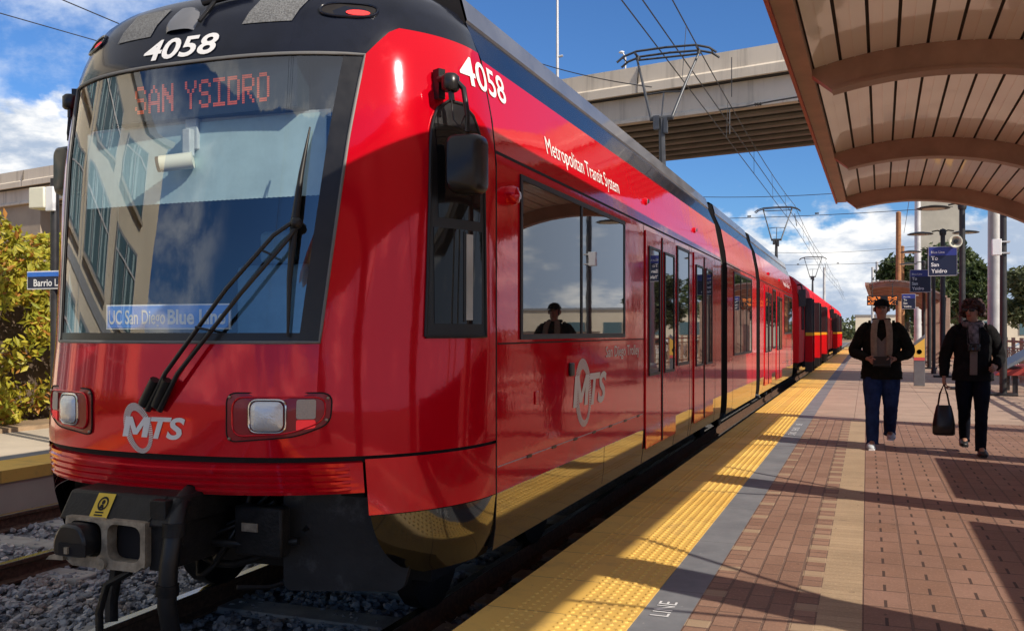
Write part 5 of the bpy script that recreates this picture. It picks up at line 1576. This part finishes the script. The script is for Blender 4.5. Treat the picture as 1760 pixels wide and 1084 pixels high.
# slanted bench / leaning seat by the fence
bx, by = 3.05, 23.0
root = empty('leaning_bench', (bx, by, 0), 'grey blue slanted bench with red front by the fence', 'bench')
MB().prism([(-.35,.52),(-.28,.48),(.40,.90),(.36,.96)], lambda u,v,dd: (bx+u, by+dd, v), -.1, 1.5).build('backrest', mat('bench_blue_grey', (.20,.24,.28), .4, .3), root, bevel=.01)
MB().prism([(-.42,.40),(.25,.40),(.34,.62),(-.36,.47)], lambda u,v,dd: (bx+u, by+dd, v), -.08, 1.48).build('seat', mat('bench_red', (.38,.05,.04), .5), root, bevel=.01)
for dd in (0.05, 1.3): MB().box(bx-.05, bx+.05, by+dd, by+dd+.08, 0, .399).build('leg', M['darkpost'], root)

# ---------------------------------------------------------------- things on the opposite platform
sx_, sy_ = -10.0, 13.2
root = empty('station_sign', (sx_, sy_, 0), 'station name sign reading Barrio Logan beyond the trolley at left', 'sign')
q = wpt(50, 482, 11.6)
MB().tube([(q.x+.75,q.y+.03,0),(q.x+.75,q.y+.03,2.6)], .05, 8).build('post', M['darkpost'], root, smooth=50)
wd, hh_ = 1.3, .195
x0 = q.x; zc_ = q.z
MB().box(x0, x0+wd, q.y-.02, q.y+.02, zc_-hh_/2, zc_+hh_/2).build('panel', M['signnavy'], root)
MB().box(x0-.015, x0+wd+.015, q.y-.016, q.y+.016, zc_-hh_/2-.015, zc_+hh_/2+.015).build('frame', M['signwhite'], root)
MB().box(x0, x0+wd*.42, q.y-.026, q.y-.0205, zc_+hh_*.22, zc_+hh_/2).build('blue_band', mat('bright_blue_band', (.03,.16,.62), .4), root)
MB().box(x0+wd*.42+.001, x0+wd, q.y-.026, q.y-.0205, zc_+hh_*.22, zc_+hh_/2).build('white_band', M['signwhite'], root)
put_text('lettering', 'Barrio Logan', .085, lambda u, v: (x0+.10+u, q.y-.023, zc_-hh_*.38+v), M['signwhite'], root, bold=.02)
q2 = wpt(88, 515, 11.7)
root = empty('notice_board', (q2.x+.2, q2.y, 0), 'small white and blue notice under the station name sign', 'sign')
MB().box(q2.x, q2.x+.4, q2.y-.02, q2.y+.02, q2.z-.15, q2.z+.15).build('panel', M['signwhite'], root)
MB().box(q2.x+.03, q2.x+.37, q2.y-.024, q2.y-.0205, q2.z-.12, q2.z+.12).build('blue_panel', M['signblue'], root)
MB().tube([(q2.x+.2,q2.y+.04,0),(q2.x+.2,q2.y+.04,q2.z)], .03, 8).build('post', M['darkpost'], root, smooth=50)
q = wpt(94, 342, 11.5)
root = empty('floodlight_post', (q.x, q.y, 0), 'dark post carrying a cream square floodlight beside the trolley at far left', 'floodlight')
MB().tube([(q.x,q.y,-.0),(q.x,q.y,q.z+.25)], .05, 10).build('post', M['darkpost'], root, smooth=50)
MB().box(q.x-.30, q.x-.05, q.y-.12, q.y+.1, q.z-.12, q.z+.14).build('lamp_housing', M['cream'], root, bevel=.015)
MB().box(q.x-.05, q.x+.08, q.y-.10, q.y-.052, q.z-.16, q.z+.14).build('mount_plate', M['signwhite'], root, bevel=.01)

# ---------------------------------------------------------------- distant street
def parked_car(x, y, label, m_):
    root = empty('parked_car', (x, y, -.5), label, 'car', 'parked cars beyond the railing')
    m = MB(); prof = [(-2.1,.35),(2.1,.35),(2.15,.75),(1.9,.9),(1.2,.98),(.6,1.42),(-.9,1.45),(-1.7,1.0),(-2.1,.9)]
    m.prism(prof, lambda u,v,dd: (x+u, y+dd, v-.5), -.85, .85); m.build('body', m_, root, bevel=.06)
    MB().prism([(1.08,1.0),(.56,1.37),(-.85,1.39),(-1.5,1.0)], lambda u,v,dd: (x+u, y+dd, v-.5), -.862, .862).build('window', M['sideglass'], root)
    for dx in (-1.3, 1.3):
        for sg in (-1, 1): MB().lathe([(0,-.1),(.3,-.1),(.32,0),(.3,.1),(0,.1)], (x+dx, y+sg*.8, -.18), 14, 'y').build('wheel', M['rubber'], root)
parked_car(9.8, 62, 'white parked car seen beyond the railing at the right edge', M['carwhite'])
parked_car(6.6, 66, 'silver parked car partly hidden behind the pale steel pole', M['fairing'])
root = empty('warehouse', (14, 120, -.5), 'low pale building beyond the trees at right', 'building')
MB().box(9, 40, 118, 130, -.5, 4.2).build('wall', M['buildwall'], root); MB().box(8.8, 40.2, 117.8, 130.2, 4.2, 4.5).build('roof', M['buildtrim'], root)
for k in range(5): MB().box(11+5*k, 13.5+5*k, 117.93, 117.99, 1, 2.6).build('window', M['buildglass'], root)
root = empty('warehouse', (-1, 210, -.5), 'tiny pale building at the far end of the tracks', 'building')
MB().box(-2.2, 5.5, 205, 215, -.5, 4.6).build('wall', M['buildwall'], root); MB().box(-2.4, 5.7, 204.8, 215.2, 4.6, 4.9).build('roof', M['buildtrim'], root)
S(MB().box(4.7, 40, -20, 110, -.55, -.49).build('street', M['sidewalk']))
root = empty('boundary_wall', (13, 15, -.5), 'low pale wall beyond the street beside the platform', 'wall')
MB().box(12.9, 13.2, -20, 60, -.5, 1.3).build('wall', M['buildwall'], root)
MB().box(12.85, 13.25, -20, 60, 1.3, 1.38).build('cap', M['sidewalk'], root)

# ---------------------------------------------------------------- people
def skin_mesh(name, verts, edges, m_, parent, sub=2, root=0):
    o0 = ORIG[parent.name]
    me = bpy.data.meshes.new(name+'_cage')
    me.from_pydata([Vector(v[0]) for v in verts], edges, [])
    ob = bpy.data.objects.new(name+'_cage', me); COL.objects.link(ob)
    sm = ob.modifiers.new('skin', 'SKIN'); sm.use_smooth_shade = True; sm.branch_smoothing = .5
    for i, v in enumerate(verts):
        sv = me.skin_vertices[0].data[i]; r = v[1]
        sv.radius = r if isinstance(r, tuple) else (r, r); sv.use_root = (i == root)
    ss = ob.modifiers.new('sub', 'SUBSURF'); ss.levels = sub; ss.render_levels = sub
    dg = bpy.context.evaluated_depsgraph_get(); dg.update()
    m2 = bpy.data.meshes.new_from_object(ob.evaluated_get(dg))
    bpy.data.objects.remove(ob); bpy.data.meshes.remove(me)
    m2.name = name; m2.materials.clear(); m2.materials.append(m_); m2.shade_smooth()
    o = bpy.data.objects.new(name, m2); COL.objects.link(o); o.parent = parent; ORIG[o.name] = o0
    return o
def limb(m, pts, n=14, sub=4, fold=0.):
    """smooth tapered tube of elliptical rings: pts = (pos, rx, ry)"""
    P_ = [Vector(p[0]) for p in pts]; rr = [(p[1], p[2]) for p in pts]; rings = []
    N = len(P_)
    def cr(a, b, c, d_, t_): return .5*((2*b)+(c-a)*t_+(2*a-5*b+4*c-d_)*t_*t_+(-a+3*b-3*c+d_)*t_**3)
    samples = []
    for i in range(N-1):
        for k in range(sub):
            t_ = k/sub; i0, i3 = max(i-1, 0), min(i+2, N-1)
            samples.append((cr(P_[i0], P_[i], P_[i+1], P_[i3], t_), cr(rr[i0][0], rr[i][0], rr[i+1][0], rr[i3][0], t_), cr(rr[i0][1], rr[i][1], rr[i+1][1], rr[i3][1], t_)))
    samples.append((P_[-1], *rr[-1]))
    for i, (p, rx, ry) in enumerate(samples):
        d_ = (samples[min(i+1, len(samples)-1)][0] - samples[max(i-1, 0)][0]).normalized()
        ax_ = Vector((1,0,0)) - d_*d_.x
        if ax_.length < .2: ax_ = Vector((0,1,0)) - d_*d_.y
        ax_.normalize(); ay = d_.cross(ax_)
        rings.append([p + (ax_*rx*math.cos(a) + ay*ry*math.sin(a))*(1 + fold*(math.sin(i*1.35 + 2.2*math.sin(a*2+i*.3)) + .6*math.sin(i*2.9+a*3))) for a in [6.2832*k/n for k in range(n)]])
    return m.loft(rings)
def hand(V, E, wi, wrist, fdir, up, side, s=1., curl=.6, spread=.02):
    """palm and five fingers appended to the body skeleton; fdir finger direction, up = back of the hand, side = towards the thumb"""
    wrist, fdir, up, side = Vector(wrist), Vector(fdir).normalized(), Vector(up).normalized(), Vector(side).normalized()
    pc = wrist + fdir*.045*s
    V.append((pc, (.024*s, .016*s))); E.append((wi, len(V)-1)); ip = len(V)-1
    for k, (ln, off) in enumerate(((.070,.030),(.080,.010),(.074,-.010),(.058,-.029))):
        b = wrist + fdir*.085*s + side*off*s
        V.append((b, .0105*s)); E.append((ip, len(V)-1))
        d1 = (fdir*math.cos(curl*.6) - up*math.sin(curl*.6)); p1 = b + d1*ln*.5*s
        V.append((p1, .0088*s)); E.append((len(V)-2, len(V)-1))
        d2 = (fdir*math.cos(curl*1.7) - up*math.sin(curl*1.7)); p2 = p1 + d2*ln*.5*s
        V.append((p2, .0072*s)); E.append((len(V)-2, len(V)-1))
    t0 = wrist + fdir*.03*s + side*.030*s
    V.append((t0, .012*s)); E.append((wi, len(V)-1))
    t1 = t0 + (fdir*.6 + side*.6 - up*.3).normalized()*.034*s
    V.append((t1, .010*s)); E.append((len(V)-2, len(V)-1))
    t2 = t1 + (fdir*.9 + side*.05 - up*.4).normalized()*.028*s
    V.append((t2, .008*s)); E.append((len(V)-2, len(V)-1))

def person(px, py, label, H_, spec):
    root = empty('person', (px, py, 0.), label, 'person')
    k = H_/1.72
    Pt = lambda p: Vector((p[0]*k, p[1]*k, p[2]*k))
    A = lambda p: Vector((px, py, 0)) + Pt(p)
    V, E = [], []
    def add(p, r, to=None):
        V.append((Pt(p), r)); 
        if to is not None: E.append((to, len(V)-1))
        return len(V)-1
    pel = add((0,0,.93), (.13,.10))
    sp = add((0,.01,1.12), (.125,.095), pel); ch = add((0,.01,1.32), (.14,.10), sp); nb = add((0,.01,1.455), (.06,.06), ch)
    nk = add((0,-.005,1.50), .05, nb)
    hy = spec.get('look', 0.)
    jaw = add((hy*.01,-.03,1.555), (.058,.062), nk); hd = add((hy*.008,-.012,1.625), (.074,.088), jaw); tp = add((hy*.004,-.002,1.675), (.062,.074), hd)
    for sg, nm in ((-1, 'R'), (1, 'L')):
        hp = add((sg*.085,0,.87), (.085,.085), pel)
        kn = add(spec['knee'+nm], (.055,.058), hp); an = add(spec['ankle'+nm], (.038,.042), kn)
        ft = spec['ankle'+nm]; toe = add((ft[0]+sg*.015, ft[1]-.15, max(.03, ft[2]-.055)), (.03,.022), an)
        sh = add((sg*.175,.01,1.39), (.055,.055), ch)
        el = add(spec['elbow'+nm], .040, sh); wr = add(spec['wrist'+nm], (.027,.024), el)
        fd, up, sd_ = spec['hand'+nm]
        hand(V, E, wr, Pt(spec['wrist'+nm]), fd, up, sd_, k, spec.get('curl'+nm, .7))
    body = skin_mesh('person_body', V, E, M['skin'], root)
    body.name = 'body'
    # face
    fx = hy
    hc = A((fx*.008, -.012, 1.62)); rot = Matrix.Rotation(fx*.5, 3, 'Z')
    fp = lambda u, v, w_: hc + rot @ Vector((u*k, v*k, w_*k))
    m = MB().loft([[fp(-.008,-.085,.015), fp(.008,-.085,.015), fp(.004,-.088,.02), fp(-.004,-.088,.02)], [fp(-.016,-.095,-.028), fp(.016,-.095,-.028), fp(.008,-.116,-.022), fp(-.008,-.116,-.022)], [fp(-.014,-.09,-.036), fp(.014,-.09,-.036), fp(.008,-.10,-.036), fp(-.008,-.10,-.036)]])
    m.build('nose', M['skin'], root, smooth=80)
    MB().tube([fp(-.026,-.082,-.058), fp(0,-.094,-.056), fp(.026,-.082,-.058)], [.004,.007,.004], 6).build('mouth', M['redrecess'] if spec.get('lips') else M['skin2'], root, smooth=60)
    for sg in (-1, 1):
        MB().ball(tuple(fp(sg*.082, .012, -.005)), (.012,.022,.032), 8, 6).build('ear', M['skin'], root, smooth=80)
        if not spec.get('glasses'): MB().ball(tuple(fp(sg*.032, -.080, .012)), (.013,.010,.008), 8, 6).build('eye', M['blackplastic'], root, smooth=80)
    if spec.get('glasses'):
        m = MB()
        for sg in (-1, 1):
            m.ball(tuple(fp(sg*.036, -.090, .012)), (.033,.012,.022), 10, 6); m.tube([fp(sg*.066,-.082,.018), fp(sg*.088,.01,.012)], .004, 5)
        m.tube([fp(-.01,-.1,.018), fp(.01,-.1,.018)], .004, 5); m.build('sunglasses', M['blackplastic'], root, smooth=60)
    # trousers
    for sg, nm in ((-1, 'R'), (1, 'L')):
        kx, an = Vector(spec['knee'+nm]), Vector(spec['ankle'+nm]); tw = spec.get('legw', 1.)
        m = limb(MB(), [(A((sg*.04,.0,.98)), .135*k, .125*k), (A((sg*.078,.0,.86)), .112*k*tw, .118*k), (A(((sg*.09+kx.x)/2, kx.y*.5, (.84+kx.z)/2)), .094*k*tw, .10*k), (A(kx), .072*k*tw, .078*k), (A((kx+an)/2), .067*k*tw, .075*k), (A(an+Vector((0,0,.015))), .060*k*tw, .066*k), (A(an+Vector((0,-.005,-.035))), .062*k*tw, .072*k)], 16, 6, .022)
        m.build('trouser_leg', M[spec['trouser']], root, smooth=80)
        f0 = A(an + Vector((sg*.01, 0, -an.z)));
        zl = max(0., an.z-.09)
        shoe = limb(MB(), [((f0.x, f0.y+.075, zl+.035), .030, .030), ((f0.x, f0.y+.03, zl+.05), .043, .05), ((f0.x+sg*.004, f0.y-.06, zl+.043), .047, .040), ((f0.x+sg*.010, f0.y-.14, zl+.033), .046, .030), ((f0.x+sg*.012, f0.y-.20, zl+.028), .026, .018)])
        so_ = shoe.build('shoe', M[spec['shoe']], root, smooth=80)
        MB().prism([(-.04,.08),(-.045,-.06),(-.03,-.2),(.03,-.2),(.048,-.08),(.04,.08)], lambda u,v,dd: (f0.x+u, f0.y+v, dd), max(.001, zl+.001), zl+.018).build('sole', M[spec.get('sole', 'shoe_dark')], so_)
    # jacket: torso + sleeves in one mesh
    hem = spec.get('hem', .80); jw = spec.get('jw', 1.)
    m = limb(MB(), [(A((0,.005,hem)), .205*k*jw, .150*k), (A((0,.005,hem+.10)), .200*k*jw, .150*k), (A((0,.01,1.05)), .185*k*jw, .140*k), (A((0,.012,1.20)), .190*k*jw, .145*k), (A((0,.012,1.33)), .200*k*jw, .140*k), (A((0,.012,1.415)), .165*k, .110*k), (A((0,.012,1.46)), .095*k, .080*k), (A((0,.008,1.50)), .070*k, .070*k)], 26, 6, .016)
    for sg, nm in ((-1, 'R'), (1, 'L')):
        el, wr = Vector(spec['elbow'+nm]), Vector(spec['wrist'+nm]); sh = Vector((sg*.165, .012, 1.385))
        wr2 = wr + (el-wr)*.10
        limb(m, [(A(sh+Vector((-sg*.06,0,.02))), .05*k, .08*k), (A(sh), .082*k, .085*k), (A(sh*.55+el*.45+Vector((sg*.012,0,0))), .076*k, .078*k), (A(el), .066*k, .068*k), (A((el+wr)/2), .058*k, .058*k), (A(wr2), .047*k, .047*k)], 16, 6, .035)
    jk = m.build('jacket', M[spec['jacket']], root, smooth=80)
    # collar
    MB().tube([A((.085*math.cos(a), .012-.075*math.sin(a), 1.465+.03*abs(math.cos(a)))) for a in [math.pi*(-.5+2*q/18)*1. for q in range(19)]], .022, 8).build('collar', M[spec['jacket']], jk, smooth=80)
    return root, A, fp, k
M['skin2'] = mat('lip_skin', (.30,.13,.10), .5)

man_spec = dict(kneeR=(-.10,.02,.48), ankleR=(-.11,.06,.10), kneeL=(.10,-.05,.49), ankleL=(.105,-.10,.09) , elbowR=(-.30,.03,1.12), wristR=(-.145,-.20,1.03), elbowL=(.30,.03,1.12), wristL=(.13,-.20,1.03),
    handR=((.45,-.85,-.1), (-.7,-.3,.6), (.1,.0,1)), handL=((-.45,-.85,-.1), (.7,-.3,.6), (-.1,.0,1)), trouser='jean', shoe='shoe_light', sole='signwhite', jacket='cloth_olive', hem=.80, jw=1.12, legw=1.12, curlR=.9, curlL=.9)
man_spec['ankleL'] = (.095, .24, .165); man_spec['kneeL'] = (.10, -.01, .49); man_spec['ankleR'] = (-.10, -.20, .09); man_spec['kneeR'] = (-.10, -.13, .48)
mx, my = wpt(1515, 768, 11.0)[:2]
man, A, fp, k = person(mx, my, 'man in black cap, dark jacket, beige scarf and blue jeans walking along the platform', 1.73, man_spec)
# cap
m = MB(); rings = []
for j in range(8):
    t_ = math.pi/2*j/7; r_ = math.cos(t_); rings.append([fp(.092*max(.02, r_)*math.cos(a), .005+.108*max(.02, r_)*math.sin(a), .035+.085*math.sin(t_)) for a in [6.2832*q/18 for q in range(18)]])
m.loft(rings); m.loft([[fp(.075*u, -.095-.085*(1-u*u)**.5 if False else -.085, .042-.01*u*u) for u in (-1,-.6,-.2,.2,.6,1)], [fp(.07*u, -.10-.075*(1-u*u*.9)**.5, .030-.012*u*u) for u in (-1,-.6,-.2,.2,.6,1)]], caps=False, closed=False)
m.build('cap', M['cloth_black'], man, smooth=60)
MB().ball(tuple(fp(0,.03,.0)), (.083,.085,.075), 14, 8).build('hair', M['hair'], man, smooth=80)
# scarf hanging open down the front
for sg in (-1, 1):
    m = MB(); L_ = ((.055,1.50,-.055),(.075,1.44,-.115),(.085,1.34,-.145),(.085,1.22,-.155),(.082,1.12,-.158),(.075,1.04 if sg < 0 else 1.08,-.155))
    rows = [[A((sg*(x-.035), y-.012, z)), A((sg*x, y-.022, z)), A((sg*(x+.035), y, z)), A((sg*(x+.03), y+.02, z)), A((sg*(x-.03), y+.015, z))] for x, z, y in L_]
    m.loft(rows).build('scarf', M['scarf'], man, smooth=60)
MB().prism([(-.062,1.05),(.062,1.05),(.05,1.30),(.0,1.24),(-.05,1.30)], lambda u,v,dd: A((u, dd, v)), -.150, -.135).build('shirt_front', M['shirt'], man)
MB().tube([A((.075*math.cos(a), .012-.07*math.sin(a), 1.49)) for a in [math.pi*(.0-q/12) for q in range(13)]], .026, 8).build('scarf_collar', M['scarf'], man, smooth=80)
m = MB().obox(A((-.0,-.285,1.01)), (.19,.045,.12), (-.5,0,0)); hold = m.build('held_device', M['blackplastic'], None, bevel=.008)
tag(hold, 'dark flat device held in both hands of the man', 'device')

wx, wy = wpt(1672, 779, 10.42)[:2]
wom_spec = dict(kneeR=(-.085,.02,.48), ankleR=(-.065,.24,.15), kneeL=(.075,-.12,.49), ankleL=(.06,-.20,.09), elbowR=(-.285,.05,1.10), wristR=(-.30,-.02,.85), elbowL=(.275,.05,1.10), wristL=(.215,-.17,.98),
    handR=((.03,-.08,-1), (-1,.0,.0), (0,-1,-.1)), handL=((-.25,-.9,.05), (.75,-.1,.55), (-.3,-.2,.9)), trouser='darkjean', shoe='shoe_dark', jacket='cloth_black', hem=.83, jw=1.06, legw=.95, curlR=1.3, curlL=1.1, glasses=True, look=-1., lips=True)
wom, A, fp, k = person(wx, wy, 'woman with curly dark hair, sunglasses and black jacket walking on the right', 1.69, wom_spec)
rn = random.Random(5); m = MB()
for q in range(150):
    a = rn.uniform(0, 6.2832); z_ = rn.uniform(-.075, .105)
    u, v = math.cos(a), math.sin(a)
    if v < -.40 and z_ < .05: continue
    rr = 1 - .45*max(0, z_/.105)**2
    m.ball(tuple(fp(u*.108*rr, .018+v*.108*rr, .02+z_)), rn.uniform(.020,.034), 7, 5, .2, rn)
m.ball(tuple(fp(0,.025,.045)), (.10,.10,.085), 14, 8)
m.build('hair', M['hair'], wom, smooth=80)
m = MB().tube([A((.085*math.cos(a), .0-.085*math.sin(a), 1.475-.02*math.sin(a))) for a in [6.2832*q/18 for q in range(19)]], .036, 8, caps=False)
rows = [[A((x-.05, y, z)), A((x, y-.025, z)), A((x+.055, y, z)), A((x, y+.02, z))] for x, z, y in ((.0,1.47,-.09),(-.01,1.40,-.145),(-.005,1.31,-.155),(.01,1.22,-.15))]
m.loft(rows); m.build('scarf', M['scarf2'], wom, smooth=80)
MB().prism([(-.035,.90),(.04,.90),(.045,1.24),(-.03,1.24)], lambda u,v,dd: A((u-.01, dd, v)), -.158, -.13).build('shirt_front', M['shirt'], wom)
root = empty('hanging_camera', A((-.01,-.2,1.2)).to_tuple(), 'dark camera hanging on the chest of the woman with sunglasses', 'camera')
MB().obox(A((-.01,-.195,1.21)), (.125,.06,.085), (0,0,0)).build('body', M['blackplastic'], root, bevel=.01)
MB().lathe([(.036,0),(.038,-.05),(.03,-.055),(.0,-.045)], tuple(A((-.01,-.225,1.205))), 14, 'y').build('lens', M['blackplastic'], root, smooth=40)
MB().tube([A((-.07,-.19,1.24)), A((-.07,-.13,1.40)), A((-.05,-.0,1.49)), A((.06,.0,1.49)), A((.06,-.13,1.40)), A((.05,-.19,1.24))], .006, 5).build('strap', M['rubber'], root)
# handbag
hx = A((-.30,-.03,.0)); bz = .745
root = empty('handbag', (hx.x, hx.y, .2), 'black tote bag hanging from the hand of the woman', 'handbag')
rows = []
for z, a, b in ((.20,.10,.06),(.22,.118,.08),(.32,.118,.08),(.42,.102,.065),(.50,.085,.045),(.535,.075,.03)):
    rows.append([(hx.x-.005+a*math.copysign(abs(math.cos(t_))**.6, math.cos(t_)), hx.y-.03+b*math.copysign(abs(math.sin(t_))**.6, math.sin(t_)), z) for t_ in [6.2832*q/20 for q in range(20)]])
MB().loft(rows).build('body', M['blackplastic'], root, smooth=50)
m = MB()
for dy in (-.035, -.005): m.tube([(hx.x-.065,hx.y+dy,.52),(hx.x-.045,hx.y+dy,.66),(hx.x-.005,hx.y+dy+.005,bz+.02),(hx.x+.03,hx.y+dy,.66),(hx.x+.055,hx.y+dy,.52)], .010, 6)
m.build('handle', M['blackplastic'], root, smooth=60)
